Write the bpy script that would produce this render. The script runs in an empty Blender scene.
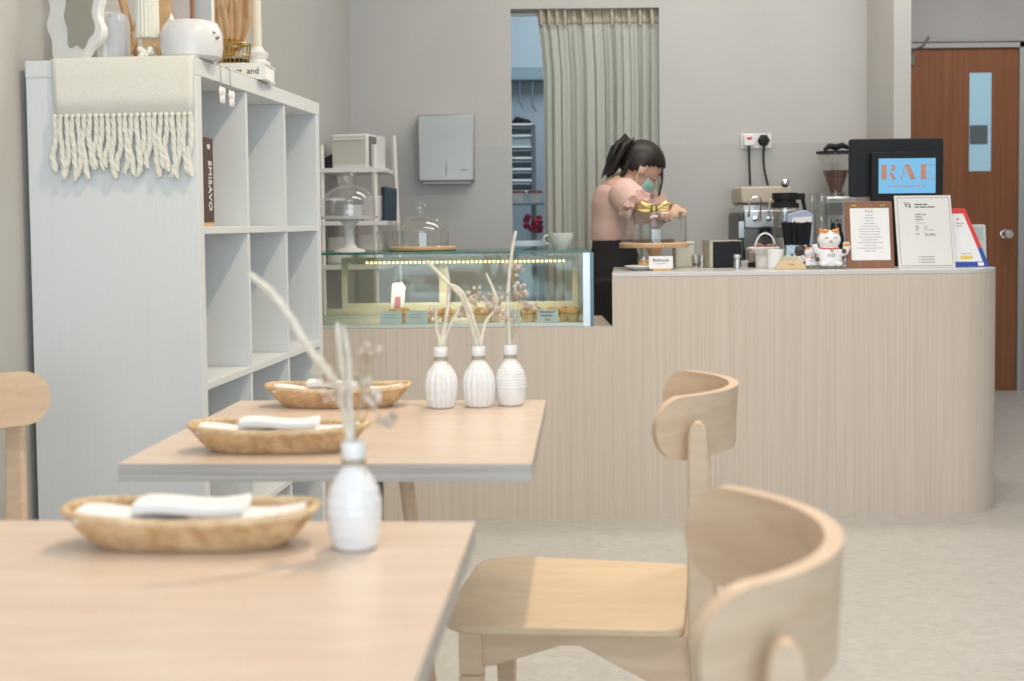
import bpy, bmesh, math, random
from mathutils import Vector, Matrix, Euler
random.seed(7)
C = bpy.context.scene.collection
SC = bpy.context.scene
PI = math.pi
R = math.radians

# ------------------------------------------------------------------ camera
F = 1306.0; PX = 512.0; PY = 289.0
CAM = Vector((0, 0, 1.09))
PITCH = R(2.87); ROLL = -0.0105
cd = bpy.data.cameras.new('camera'); cam = bpy.data.objects.new('camera', cd); C.objects.link(cam)
CR = Euler((PI/2 - PITCH, 0, 0)).to_matrix() @ Matrix.Rotation(ROLL, 3, 'Z')
cam.matrix_world = Matrix.Translation(CAM) @ CR.to_4x4()
cd.sensor_width = 36; cd.lens = 36*F/1024; cd.shift_y = -(340.5-PY)/1024
cd.clip_start = .02; cd.clip_end = 60
cd.dof.use_dof = True; cd.dof.focus_distance = 3.7; cd.dof.aperture_fstop = 4.6
SC.camera = cam

def at(x, y, Y):
    d = CR @ Vector(((x-PX)/F, -(y-PY)/F, -1)); return CAM + d*(Y/d.y)
def onz(x, y, z):
    d = CR @ Vector(((x-PX)/F, -(y-PY)/F, -1)); return CAM + d*((z-CAM.z)/d.z)

# ------------------------------------------------------------------ world, exposure
w = bpy.data.worlds.new('world'); SC.world = w; w.use_nodes = True
w.node_tree.nodes['Background'].inputs[0].default_value = (.75, .88, 1, 1)
w.node_tree.nodes['Background'].inputs[1].default_value = 1.0
SC.view_settings.view_transform = 'Standard'; SC.view_settings.look = 'None'
SC.view_settings.gamma = 1; SC.view_settings.use_curve_mapping = False
SC.view_settings.exposure = -0.52

def area(name, loc, rot, sx, sy, power, col):
    l = bpy.data.lights.new(name, 'AREA'); l.shape = 'RECTANGLE'; l.size = sx; l.size_y = sy
    l.energy = power; l.color = col
    o = bpy.data.objects.new(name, l); C.objects.link(o); o.location = loc; o.rotation_euler = rot
    return o
# daylight through the shop front behind the camera
area('daylight', (.8, -3.25, 1.55), (R(90), 0, 0), 4.6, 2.5, 190, (.72, .865, 1))
area('corridor_fill_light', (2.9, 7.2, 2.92), (0, 0, 0), 1.2, .3, 22, (1, .96, .92))  # unseen fill added to brighten the dim far wall
# cool area light over the kitchen; no fitting is modelled
area('kitchen_light', (.35, 7.3, 2.75), (0, 0, 0), .9, .9, 24, (.76, .90, 1))

# ------------------------------------------------------------------ mesh helpers
class MB:
    def __init__(s): s.v = []; s.f = []
    def add(s, vs, fs, M=None):
        n = len(s.v)
        s.v += [(M @ Vector(p)) if M else Vector(p) for p in vs]
        s.f += [tuple(i+n for i in f) for f in fs]; return s
    def box(s, x0, x1, y0, y1, z0, z1, M=None):
        v = [(x, y, z) for z in (z0, z1) for y in (y0, y1) for x in (x0, x1)]
        return s.add(v, [(0,2,3,1),(4,5,7,6),(0,1,5,4),(2,6,7,3),(0,4,6,2),(1,3,7,5)], M)
    def lathe(s, prof, n=32, M=None, rfn=None, cap=True):
        vs = []; fs = []
        for j, (r, z) in enumerate(prof):
            for i in range(n):
                a = 2*PI*i/n; rr = rfn(r, z, a) if rfn else r
                vs.append((rr*math.cos(a), rr*math.sin(a), z))
        m = len(prof)
        for j in range(m-1):
            for i in range(n):
                k = (i+1) % n; fs.append((j*n+i, j*n+k, (j+1)*n+k, (j+1)*n+i))
        if cap:
            if prof[0][0] > 1e-5: fs.append(tuple(reversed(range(n))))
            if prof[-1][0] > 1e-5: fs.append(tuple((m-1)*n+i for i in range(n)))
        return s.add(vs, fs, M)
    def tube(s, pts, rad, n=8, closed=False, M=None, flat=1.0):
        pts = [Vector(p) for p in pts]; m = len(pts)
        rs = rad if isinstance(rad, (list, tuple)) else [rad]*m
        vs = []; fs = []; up = None
        for i, p in enumerate(pts):
            if closed: t = pts[(i+1) % m]-pts[i-1]
            else: t = pts[min(i+1, m-1)]-pts[max(i-1, 0)]
            if t.length < 1e-9: t = Vector((0, 0, 1))
            t.normalize()
            if up is None:
                up = Vector((0, 0, 1)) if abs(t.z) < .9 else Vector((0, 1, 0))
            a = t.cross(up)
            if a.length < 1e-4: a = t.cross(Vector((1, 0.1, 0)))
            a.normalize(); b = a.cross(t).normalized(); up = b
            for k in range(n):
                th = 2*PI*k/n
                vs.append(p + a*math.cos(th)*rs[i] + b*math.sin(th)*rs[i]*flat)
        for i in range(m if closed else m-1):
            j = (i+1) % m
            for k in range(n):
                l = (k+1) % n; fs.append((i*n+k, i*n+l, j*n+l, j*n+k))
        if not closed:
            fs.append(tuple(reversed(range(n)))); fs.append(tuple((m-1)*n+k for k in range(n)))
        return s.add(vs, fs, M)
    def prism(s, out, h0, h1, axis='z', M=None):
        n = len(out)
        def P(a, b, h):
            return (a, b, h) if axis == 'z' else ((a, h, b) if axis == 'y' else (h, a, b))
        vs = [P(a, b, h0) for a, b in out] + [P(a, b, h1) for a, b in out]
        fs = [tuple(reversed(range(n))), tuple(range(n, 2*n))]
        fs += [(i, (i+1) % n, n+(i+1) % n, n+i) for i in range(n)]
        return s.add(vs, fs, M)
    def ball(s, c, r, nu=12, nv=8, sc=(1, 1, 1), M=None):
        vs = [(0, 0, 1)]; fs = []
        for j in range(1, nv):
            for i in range(nu):
                a = 2*PI*i/nu; b = PI*j/nv
                vs.append((math.sin(b)*math.cos(a), math.sin(b)*math.sin(a), math.cos(b)))
        vs.append((0, 0, -1))
        for i in range(nu): fs.append((0, 1+i, 1+(i+1) % nu))
        for j in range(nv-2):
            for i in range(nu):
                k = (i+1) % nu; a = 1+j*nu
                fs.append((a+i, a+nu+i, a+nu+k, a+k))
        a = 1+(nv-2)*nu
        for i in range(nu): fs.append((a+i, len(vs)-1, a+(i+1) % nu))
        vs = [Vector((x*r*sc[0], y*r*sc[1], z*r*sc[2]))+Vector(c) for x, y, z in vs]
        return s.add(vs, fs, M)
    def build(s, name, mat, parent=None, bevel=0, smooth=False, sub=0, solid=0, seg=2):
        me = bpy.data.meshes.new(name); me.from_pydata([tuple(v) for v in s.v], [], s.f)
        bm = bmesh.new(); bm.from_mesh(me)
        if not solid: bmesh.ops.recalc_face_normals(bm, faces=bm.faces)
        bm.to_mesh(me); bm.free()
        o = bpy.data.objects.new(name, me); C.objects.link(o)
        me.materials.append(mat)
        if smooth:
            for p in me.polygons: p.use_smooth = True
            try: me.set_sharp_from_angle(angle=R(40))
            except Exception: pass
        if solid:
            m = o.modifiers.new('solid', 'SOLIDIFY'); m.thickness = solid; m.offset = 0
        if bevel:
            m = o.modifiers.new('bevel', 'BEVEL'); m.width = bevel; m.segments = seg; m.limit_method = 'ANGLE'; m.angle_limit = R(40)
            for p in me.polygons: p.use_smooth = True
            try: me.set_sharp_from_angle(angle=R(30))
            except Exception: pass
        if sub:
            m = o.modifiers.new('sub', 'SUBSURF'); m.levels = sub; m.render_levels = sub
        if parent: o.parent = parent
        return o

def tag(o, label=None, cat=None, group=None, kind=None):
    if label: o['label'] = label
    if cat: o['category'] = cat
    if group: o['group'] = group
    if kind: o['kind'] = kind
    return o
def thing(name, label, cat, loc=(0, 0, 0), rz=0, group=None, rot=None):
    o = bpy.data.objects.new(name, None); C.objects.link(o); o.empty_display_size = .05
    o.location = loc; o.rotation_euler = rot if rot else (0, 0, rz)
    return tag(o, label, cat, group)
def copy_tree(o, parent=None):
    c = o.copy(); C.objects.link(c)
    if parent: c.parent = parent
    for ch in list(kids.get(o.name, [])) or [x for x in C.objects if x.parent == o]:
        copy_tree(ch, c)
    return c
kids = {}
def struct(o): o['kind'] = 'structure'; return o
def Tm(x=0, y=0, z=0, rx=0, ry=0, rz=0, s=1):
    return Matrix.Translation((x, y, z)) @ Euler((rx, ry, rz)).to_matrix().to_4x4() @ Matrix.Scale(s, 4)
def rrect(x0, x1, y0, y1, r, n=5):
    o = []
    for cx, cy, a0 in ((x1-r, y1-r, 0), (x0+r, y1-r, 90), (x0+r, y0+r, 180), (x1-r, y0+r, 270)):
        for i in range(n+1):
            a = R(a0+90*i/n); o.append((cx+r*math.cos(a), cy+r*math.sin(a)))
    return o

# ------------------------------------------------------------------ materials
def mat(name, col, rough=.5, metal=0, emit=None, es=0, spec=None, trans=0, coat=0):
    m = bpy.data.materials.new(name); m.use_nodes = True
    b = m.node_tree.nodes['Principled BSDF']
    b.inputs['Base Color'].default_value = (*col, 1); b.inputs['Roughness'].default_value = rough
    b.inputs['Metallic'].default_value = metal
    if spec is not None: b.inputs['Specular IOR Level'].default_value = spec
    if trans: b.inputs['Transmission Weight'].default_value = trans
    if coat: b.inputs['Coat Weight'].default_value = coat
    if emit: b.inputs['Emission Color'].default_value = (*emit, 1); b.inputs['Emission Strength'].default_value = es
    return m
def noisy(name, c1, c2, scale=(1, 1, 1), nscale=5, rough=.5, detail=4, bump=0, lo=.35, hi=.65, bscale=None, dist=0, metal=0):
    m = mat(name, c1, rough, metal); nt = m.node_tree; N = nt.nodes; L = nt.links; b = N['Principled BSDF']
    tc = N.new('ShaderNodeTexCoord'); mp = N.new('ShaderNodeMapping'); mp.inputs['Scale'].default_value = scale
    no = N.new('ShaderNodeTexNoise'); no.inputs['Scale'].default_value = nscale; no.inputs['Detail'].default_value = detail
    no.inputs['Distortion'].default_value = dist
    cr = N.new('ShaderNodeValToRGB'); cr.color_ramp.elements[0].position = lo; cr.color_ramp.elements[1].position = hi
    cr.color_ramp.elements[0].color = (*c1, 1); cr.color_ramp.elements[1].color = (*c2, 1)
    L.new(tc.outputs['Object'], mp.inputs[0]); L.new(mp.outputs[0], no.inputs[0]); L.new(no.outputs[0], cr.inputs[0])
    L.new(cr.outputs[0], b.inputs['Base Color'])
    if bump:
        bp = N.new('ShaderNodeBump'); bp.inputs['Strength'].default_value = bump; bp.inputs['Distance'].default_value = .002
        L.new(no.outputs[0], bp.inputs['Height']); L.new(bp.outputs[0], b.inputs['Normal'])
    return m
def glass(name, tint=(1, 1, 1), refl=.9, base=.04):
    m = bpy.data.materials.new(name); m.use_nodes = True; nt = m.node_tree; N = nt.nodes; L = nt.links
    N.remove(N['Principled BSDF'])
    t = N.new('ShaderNodeBsdfTransparent'); t.inputs[0].default_value = (*tint, 1)
    g = N.new('ShaderNodeBsdfGlossy'); g.inputs['Roughness'].default_value = .03; g.inputs[0].default_value = (1, 1, 1, 1)
    lw = N.new('ShaderNodeLayerWeight'); lw.inputs[0].default_value = .35
    mr = N.new('ShaderNodeMapRange'); mr.inputs[3].default_value = base; mr.inputs[4].default_value = refl
    mx = N.new('ShaderNodeMixShader'); L.new(lw.outputs['Facing'], mr.inputs[0])
    pw = N.new('ShaderNodeMath'); pw.operation = 'POWER'; pw.inputs[1].default_value = 2.5
    L.new(lw.outputs['Facing'], pw.inputs[0]); L.new(pw.outputs[0], mr.inputs[0])
    L.new(mr.outputs[0], mx.inputs[0]); L.new(t.outputs[0], mx.inputs[1]); L.new(g.outputs[0], mx.inputs[2])
    L.new(mx.outputs[0], N['Material Output'].inputs[0]); return m

M = {}
M['wall'] = noisy('wall_paint', (.555, .545, .53), (.575, .565, .55), nscale=3, rough=.85, bump=.05)
M['wall_grey'] = noisy('wall_grey_paint', (.44, .43, .42), (.46, .45, .44), nscale=3, rough=.85)
M['splash'] = noisy('splash_panel', (.49, .48, .465), (.505, .495, .48), nscale=4, rough=.4)
M['ceil'] = mat('ceiling_white', (.85, .85, .84), .9)
M['floor'] = noisy('floor_stone', (.50, .48, .45), (.60, .58, .55), scale=(1, 1.3, 1), nscale=22, rough=.42, detail=12, lo=.3, hi=.7, dist=1.2)
M['white'] = noisy('white_foil_board', (.71, .74, .76), (.73, .76, .78), scale=(60, 60, 1), nscale=3, rough=.45)
M['white_gloss'] = mat('white_gloss', (.85, .85, .84), .25)
M['white_matte'] = mat('white_matte', (.82, .81, .79), .7)
M['porcelain'] = mat('porcelain', (.90, .90, .92), .12, coat=.4)
M['cream_cloth'] = noisy('cream_cloth', (.74, .73, .66), (.80, .79, .72), scale=(1, 1, 1), nscale=300, rough=.95, bump=.4)
M['reed'] = noisy('reeded_ash', (.62, .525, .45), (.68, .585, .51), scale=(1, 1, .012), nscale=150, rough=.6, detail=4, bump=.12)
M['ctop'] = mat('pale_stone_top', (.66, .64, .64), .25)
M['table'] = noisy('table_ash', (.70, .545, .435), (.76, .63, .525), scale=(2, 14, 14), nscale=3.2, rough=.32, detail=6, dist=.6)
M['ply'] = noisy('table_edge_ply', (.46, .43, .40), (.60, .56, .53), scale=(1, 1, 60), nscale=4, rough=.6, detail=1)
M['beech'] = noisy('beech_wood', (.68, .49, .34), (.75, .57, .41), scale=(3, 3, 16), nscale=3, rough=.38, detail=5, dist=.8)
M['beech_seat'] = noisy('beech_seat_veneer', (.72, .54, .36), (.77, .60, .41), scale=(3, 14, 3), nscale=3, rough=.38, detail=6, dist=.8)
M['oak'] = noisy('oak_board', (.60, .38, .20), (.70, .47, .27), scale=(3, 20, 20), nscale=3, rough=.5)
M['rattan'] = noisy('rattan', (.62, .38, .19), (.82, .58, .34), nscale=60, rough=.55, detail=2)
M['rattan_pale'] = noisy('pale_rattan', (.68, .48, .27), (.84, .64, .42), nscale=60, rough=.55, detail=2)
M['paper'] = mat('paper_white', (.90, .90, .91), .8)
M['twig'] = noisy('bleached_twig', (.72, .66, .56), (.86, .81, .71), nscale=80, rough=.8)
M['blossom'] = noisy('dried_blossom', (.56, .44, .36), (.80, .72, .64), nscale=40, rough=.95)
M['twine'] = mat('gold_twine', (.50, .40, .24), .6)
M['black'] = mat('black_plastic', (.018, .019, .022), .5, spec=.25)
M['black_metal'] = mat('black_metal', (.03, .03, .03), .45, .3)
M['steel'] = mat('brushed_steel', (.62, .63, .63), .33, .9)
M['steel_dark'] = mat('dark_steel', (.30, .30, .29), .3, .9)
M['chrome'] = mat('chrome', (.85, .85, .85), .08, 1)
M['gold'] = mat('gold_metal', (.55, .42, .16), .32, 1)
M['door'] = noisy('door_veneer', (.23, .084, .034), (.29, .110, .045), scale=(14, 14, .5), nscale=3, rough=.4, detail=4)
M['frame_grey'] = mat('frame_grey', (.42, .42, .41), .5)
M['dark'] = mat('dark_gap', (.03, .03, .03), .8)
M['glass'] = glass('clear_glass', (.99, 1, .99), .75, .03)
M['glass_thin'] = glass('thin_clear_glass', (.955, .965, .96), .9, .085)
M['glass_case'] = glass('case_glass', (.95, .975, .95), .55, .018)
M['glass_green'] = mat('glass_edge_green', (.03, .13, .10), .15)
M['amber'] = glass('amber_glass', (.80, .55, .30), .6, .06)
M['led'] = mat('led_warm', (1, .9, .6), .5, emit=(1, .74, .36), es=3.2)
M['case_cream'] = mat('case_cream_frame', (.56, .545, .45), .5)
M['case_steel'] = mat('case_floor_steel', (.55, .60, .57), .35, .3)
M['leafbrown'] = noisy('dried_leaf', (.66, .42, .22), (.82, .60, .38), nscale=20, rough=.7)
M['pink'] = noisy('pink_blouse', (.76, .51, .45), (.80, .55, .49), nscale=20, rough=.85)
M['trouser'] = mat('black_trousers', (.018, .018, .02), .8)
M['skin'] = mat('skin', (.66, .42, .30), .5)
M['hair'] = noisy('dark_hair', (.007, .005, .004), (.026, .016, .013), scale=(60, 60, 8), nscale=4, rough=.45)
M['mask'] = mat('teal_mask', (.40, .66, .61), .8)
M['orange'] = mat('orange_glaze', (.80, .34, .08), .3)
M['red'] = mat('red_print', (.75, .06, .06), .5)
M['blue'] = mat('blue_print', (.03, .09, .42), .5)
M['yellow'] = mat('yellow_print', (.85, .65, .10), .5)
M['purple'] = mat('purple_print', (.42, .22, .45), .6)
M['copper_ink'] = mat('copper_ink', (.55, .22, .12), .5)
M['ink'] = mat('ink_dark', (.06, .06, .08), .7)
M['ink_grey'] = mat('ink_grey', (.30, .30, .32), .7)
M['ink_pink'] = mat('ink_rose', (.62, .42, .38), .7)
M['walnut'] = noisy('walnut_board', (.25, .11, .06), (.32, .15, .085), scale=(14, 14, 1), nscale=4, rough=.5)
M['screen'] = mat('blue_screen', (.1, .3, .5), .3, emit=(.19, .45, .70), es=.9)
M['bookbrown'] = noisy('book_cover_brown', (.10, .035, .02), (.20, .07, .04), nscale=20, rough=.6)
M['bookspine'] = mat('book_spine_dark', (.09, .055, .05), .6)
M['block'] = mat('honey_wood_block', (.72, .45, .22), .5)
M['palewood'] = mat('pale_birch', (.74, .58, .36), .5)
M['bakes'] = noisy('baked_crust', (.62, .30, .10), (.80, .50, .22), nscale=40, rough=.7)
M['tagblue'] = mat('pale_blue_card', (.60, .66, .70), .7)
M['bean'] = noisy('coffee_beans', (.07, .03, .02), (.20, .10, .06), nscale=120, rough=.5)
M['kitchen'] = mat('kitchen_wall', (.50, .57, .61), .6)
M['kgrey'] = mat('kitchen_grey', (.25, .30, .33), .5, .3)
M['glaze_grey'] = mat('grey_white_glaze', (.70, .71, .73), .25)
M['mirror'] = mat('mirror_glass', (.62, .63, .60), .04, 1)
M['steel_paint'] = noisy('satin_dispenser', (.43, .45, .44), (.50, .52, .51), nscale=3, rough=.45, metal=.4)

def curtain_mat():
    m = bpy.data.materials.new('curtain_linen'); m.use_nodes = True; nt = m.node_tree; N = nt.nodes; L = nt.links
    b = N['Principled BSDF']; b.inputs['Roughness'].default_value = .9
    b.inputs['Base Color'].default_value = (.68, .68, .62, 1)
    t = N.new('ShaderNodeBsdfTranslucent'); t.inputs[0].default_value = (.74, .76, .70, 1)
    mx = N.new('ShaderNodeMixShader'); mx.inputs[0].default_value = .38
    L.new(b.outputs[0], mx.inputs[1]); L.new(t.outputs[0], mx.inputs[2]); L.new(mx.outputs[0], N['Material Output'].inputs[0])
    return m
M['curtain'] = curtain_mat()
M['curtain_band'] = mat('curtain_heading_band', (.54, .48, .38), .9)

def text(s, size, name, material, parent, loc=(0, 0, 0), rot=(R(90), 0, 0), align='CENTER', ext=.0006, sx=1):
    cu = bpy.data.curves.new(name, 'FONT'); cu.body = s; cu.size = size; cu.extrude = ext; cu.align_x = align; cu.align_y = 'CENTER'
    cu.resolution_u = 3
    t = bpy.data.objects.new(name, cu)
    me = bpy.data.meshes.new_from_object(t)
    me.transform(Matrix.Scale(sx, 4, (1, 0, 0)))
    bpy.data.objects.remove(t); bpy.data.curves.remove(cu)
    me.materials.clear(); me.materials.append(material)
    o = bpy.data.objects.new(name, me); C.objects.link(o); o.location = loc; o.rotation_euler = rot; o.parent = parent
    return o

# ------------------------------------------------------------------ room
BY = 6.3                       # back wall
TH = R(5.6)
H = 2.95
def lwx(Y): return -.765 - (BY-Y)*math.tan(TH)
struct(MB().box(-2.2, 4.3, -3.2, 9.2, -.1, 0).build('floor', M['floor']))
struct(MB().box(-2.2, 4.3, -3.2, 9.2, H, H+.1).build('ceiling', M['ceil']))
struct(MB().prism([(lwx(-3.1), -3.1), (lwx(BY), BY), (lwx(BY)-.12, BY), (lwx(-3.1)-.12, -3.1)], 0, H).build('wall_left', M['wall']))
struct(MB().box(4.0, 4.12, -3.1, 9.0, 0, H).build('wall_right', M['wall']))
# back wall with the doorway into the kitchen
oL = at(510.5, 9, BY); oR = at(659, 9, BY); zt = oL.z
bw = MB(); XR = at(867, 60, BY).x
bw.box(lwx(BY)-.1, oL.x, BY, BY+.14, 0, H); bw.box(oR.x, XR+.08, BY, BY+.14, 0, H); bw.box(oL.x, oR.x, BY, BY+.14, zt, H)
struct(bw.build('wall_back', M['wall']))
Yp = 5.86
struct(MB().box(XR, at(911, 60, Yp).x, Yp, BY, 0, H).build('wall_partition', M['wall']))
struct(MB().box(XR, at(911, 60, Yp).x, BY+.002, 8.3, 0, H).build('wall_corridor', M['wall_grey']))
zs = at(600, 145, BY).z
sp = MB().box(lwx(BY)+.02, oL.x-.004, BY-.006, BY-.0005, .0, zs).box(oR.x+.004, XR-.003, BY-.006, BY-.0005, 0, zs)
struct(sp.build('trim_1', M['splash']))
# far wall with the timber door
DY = 8.3
struct(MB().box(1.2, 4.0, DY, DY+.12, 0, H).build('wall_far', M['wall_grey']))
struct(MB().box(XR+.1, 4.0, DY-.012, DY-.001, 0, .085).build('baseboard_far', M['frame_grey']))
# front wall behind the camera: shop window
fw = MB().box(-2.1, -1.6, -3.15, -3.03, 0, H).box(3.2, 4.0, -3.15, -3.03, 0, H).box(-1.6, 3.2, -3.15, -3.03, 2.8, H).box(-1.6, 3.2, -3.15, -3.03, 0, .25)
struct(fw.build('wall_front', M['wall']))
wf = MB()
for x in (-1.6, 0, 1.6, 3.14): wf.box(x, x+.06, -3.13, -3.06, .25, 2.8)
wf.box(-1.6, 3.2, -3.13, -3.06, .25, .31).box(-1.6, 3.2, -3.13, -3.06, 2.74, 2.8)
wo = struct(wf.build('window_1', M['black_metal']))
MB().box(-1.56, 3.16, -3.1, -3.094, .30, 2.75).build('pane', M['glass'], wo)
# timber door
d0 = at(905, 46, DY); d1 = at(1017.5, 46, DY); dz0 = at(1000, 391, DY).z; dz1 = d1.z
dl = d0.x-.02; dr = d1.x
dt = struct(MB().box(dl, dr-.02, DY-.07, DY-.02, dz0, dz1-.02).build('door_1', M['door'], bevel=.002))
fr = MB().box(dr-.018, dr+.012, DY-.09, DY-.001, 0, dz1+.012).box(dl-.03, dr+.012, DY-.09, DY-.001, dz1-.018, dz1+.012).box(dl-.03, dl-.002, DY-.09, DY-.001, 0, dz1+.012)
fr.build('door_frame', M['frame_grey'], dt)
MB().box(dr+.0125, dr+.026, DY-.04, DY-.001, 0, dz1+.026).box(dl-.04, dr+.026, DY-.04, DY-.001, dz1+.0125, dz1+.026).build('frame_edge', M['dark'], dt)
g0 = at(969.5, 73, DY-.07); g1 = at(990.5, 171, DY-.07)
MB().box(g0.x, g1.x, DY-.074, DY-.0705, g1.z, g0.z).build('vision_panel', mat('vision_glass_glow', (.30, .45, .52), .12, emit=(.30, .52, .66), es=.55), dt)  # pane glows by emission; light beyond the door put into its colour
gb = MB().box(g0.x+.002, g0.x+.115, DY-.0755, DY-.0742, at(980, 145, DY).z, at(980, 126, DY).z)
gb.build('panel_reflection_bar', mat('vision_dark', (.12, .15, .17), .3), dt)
hp = at(1006, 234, DY-.09)
MB().lathe([(.030, 0), (.030, .008), (.012, .012), (.012, .04), (.026, .048), (.032, .062), (.026, .076), (.0, .08)], 20, Tm(hp.x, DY-.07, hp.z, rx=R(90))).build('door_handle', M['chrome'], dt, smooth=True)
cp = at(915, 48, DY-.15)
MB().box(cp.x-.12, cp.x+.0, DY-.14, DY-.08, cp.z-.10, cp.z-.03).tube([(cp.x-.03, DY-.15, cp.z-.02), (cp.x+.03, DY-.2, cp.z+.0), (cp.x+.07, DY-.2, cp.z+.06)], .008).build('door_closer', M['steel_dark'], dt)

# kitchen behind the curtain
kb = MB().box(-1.0, -.88, BY+.14, 8.2, 0, H).box(-1.0, XR, 8.2, 8.29, 0, H)
struct(kb.build('wall_kitchen', M['kitchen']))

# ------------------------------------------------------------------ ceiling spots and added fill lights
def spot(x, y, power, col, ang=140, size=.028, label='', aim=(0, 0)):
    t = thing('track_spotlight', label, 'lamp', (x, y, H), 0, 'ceiling spotlights')
    MB().lathe([(.02, 0), (.02, -.06)], 16).build('stem', M['white_gloss'], t, smooth=True)
    MB().lathe([(.045, -.06), (.05, -.065), (.055, -.18), (.05, -.18), (.045, -.10)], 20, cap=False).build('housing', M['white_gloss'], t, smooth=True)
    l = bpy.data.lights.new('spot_bulb', 'SPOT'); l.energy = power; l.color = col; l.spot_size = R(ang); l.spot_blend = .7; l.shadow_soft_size = size
    o = bpy.data.objects.new('spot_bulb', l); C.objects.link(o); o.parent = t; o.location = (0, 0, -.185); o.rotation_euler = (R(aim[1]), R(aim[0]), 0)
spot(.21, 2.15, 110, (1, .80, .52), label='white spotlight on the ceiling above the two dining tables')
spot(.38, 3.9, 30, (1, .84, .64), size=.06, label='white spotlight on the ceiling above the aisle before the counter')
area('ceiling_fill_light', (1.2, 3.6, H-.03), (0, 0, 0), 2.2, .5, 45, (1, .93, .84))  # this and the next two: unseen broad fills added to light the room
area('counter_fill_light', (1.0, 5.3, H-.03), (0, 0, 0), 2.0, .4, 32, (1, .92, .82))
area('dining_fill_light', (.2, .8, H-.03), (0, 0, 0), 2.2, .5, 26, (1, .92, .82))
for i, (x, y, a, b, lb) in enumerate(((1.2, 3.6, 2.2, .5, 'white tray added under the ceiling for fill light, above the middle of the floor'), (1.0, 5.3, 2.0, .4, 'white tray added under the ceiling for fill light, above the service counter'), (.2, .8, 2.2, .5, 'white tray added under the ceiling for fill light, above the nearest table'))):
    t = MB().box(x-a/2-.04, x+a/2+.04, y-b/2-.04, y+b/2+.04, H-.022, H-.001).build('added_light_tray', M['white_gloss'])  # out-of-view tray added above each fill light
    tag(t, lb, 'ceiling light')

# ------------------------------------------------------------------ cube shelf (room-height open cabinet)
CTH = R(5.5)
c0 = at(25.2, 60, 2.925); c1 = at(200, 57, 2.89)
CW = .388; CL = 1.12; CH = c1.z
cab = thing('cube_shelf', 'tall white open cube shelving unit along the left wall', 'shelf', (c0.x, 2.925, 0), -CTH)
CABM = Matrix.Translation((c0.x, 2.925, 0)) @ Matrix.Rotation(-CTH, 4, 'Z')
t3 = .038; t1 = .017; cell = (CH-2*t3-3*t1)/4
MB().box(0, CW, 0, t3, 0, CH-t3).build('side_panel', M['white'], cab, bevel=.001)
MB().box(0, CW, CL-t3, CL, 0, CH-t3).build('side_panel', M['white'], cab, bevel=.001)
MB().box(-.001, CW+.001, -.001, CL+.001, CH-t3, CH).build('top_panel', M['white'], cab, bevel=.0015)
MB().box(0, CW, t3, CL-t3, 0, t3).build('bottom_panel', M['white'], cab, bevel=.001)
SHZ = []
for i in range(3):
    z = CH-t3-cell*(i+1)-t1*i; SHZ.append(z)
    MB().box(.001, CW-.001, t3+.0005, CL-t3-.0005, z-t1, z).build('shelf_board', M['white'], cab, bevel=.001)
cw = (CL-2*t3-2*t1)/3
for j in range(2):
    y = t3+cw*(j+1)+t1*j
    for i in range(4):
        zt_ = CH-t3 if i == 0 else SHZ[i-1]-t1
        zb_ = t3 if i == 3 else SHZ[i]
        MB().box(.003, CW-.003, y, y+t1, zb_+.0005, zt_-.0005).build('divider', M['white'], cab)
MB().box(.0, .006, t3+.0005, CL-t3-.0005, t3, CH-t3).build('back_panel', M['white'], cab)
def cabp(x, y, z): return CABM @ Vector((x, y, z))
def cthing(name, label, cat, x, y, z, rz=0, group=None):
    return thing(name, label, cat, cabp(x, y, z), rz-CTH, group)

# draped fringed cloth
cl = cthing('fringed_throw', 'cream cloth with long tassels hanging over the end of the white shelving unit', 'throw', 0, 0, 0)
xa, xb = .062, CW-.002
nx, vs, fs = 24, [], []
path = [(.55, CH+.0035), (.40, CH+.0035), (.25, CH+.0035), (.10, CH+.0035), (.012, CH+.004), (-.003, CH+.0025), (-.0055, CH-.006), (-.0065, CH-.04), (-.007, CH-.08), (-.0075, CH-.125)]
for (yy, zz) in path:
    for i in range(nx+1):
        u = i/nx; dz = -.002*math.sin(u*9)*(1 if zz < CH-.1 else 0)
        k = max(0, (CH-zz))/.125
        vs.append((xa+.006*k+(xb-xa-.008*k)*u, yy-.0012*abs(math.sin(u*14))*k, zz+dz))
for j in range(len(path)-1):
    for i in range(nx):
        a = j*(nx+1)+i; fs.append((a, a+1, a+nx+2, a+nx+1))
MB().add(vs, fs).build('fabric', M['cream_cloth'], cl, smooth=True, solid=.003)
for k in range(24):
    x = xa+.008+(xb-xa-.016)*k/23; L_ = .135+random.uniform(-.02, .012)
    mb = MB()
    ph = random.uniform(0, 6)
    for q in range(3):
        pts = []; rr = []
        for s in range(12):
            u = s/11
            sway = (.008*math.sin(u*5+ph)+.003*math.sin(u*13+ph*2))*u
            pts.append((x+sway+.0035*math.cos(u*14+q*2.1), -.0115+.003*math.sin(u*14+q*2.1), CH-.122-L_*u*random.uniform(.98, 1.02)))
            rr.append((.0022+.0024*u+random.uniform(0, .0012)) if s > 0 else .003)
        rr[-1] = .003
        mb.tube(pts, rr, 6)
    mb.ball((x, -.0115, CH-.126), .006, 8, 6)
    mb.build('tassel', M['cream_cloth'], cl, smooth=True)

def cx_(px, y, py=50):
    q = at(px, py, 3.0); r_ = q.x/3.0; c_, s_ = math.cos(CTH), math.sin(CTH)
    return (r_*(2.925+y*c_)-c0.x-y*s_)/(c_+r_*s_)
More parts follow.
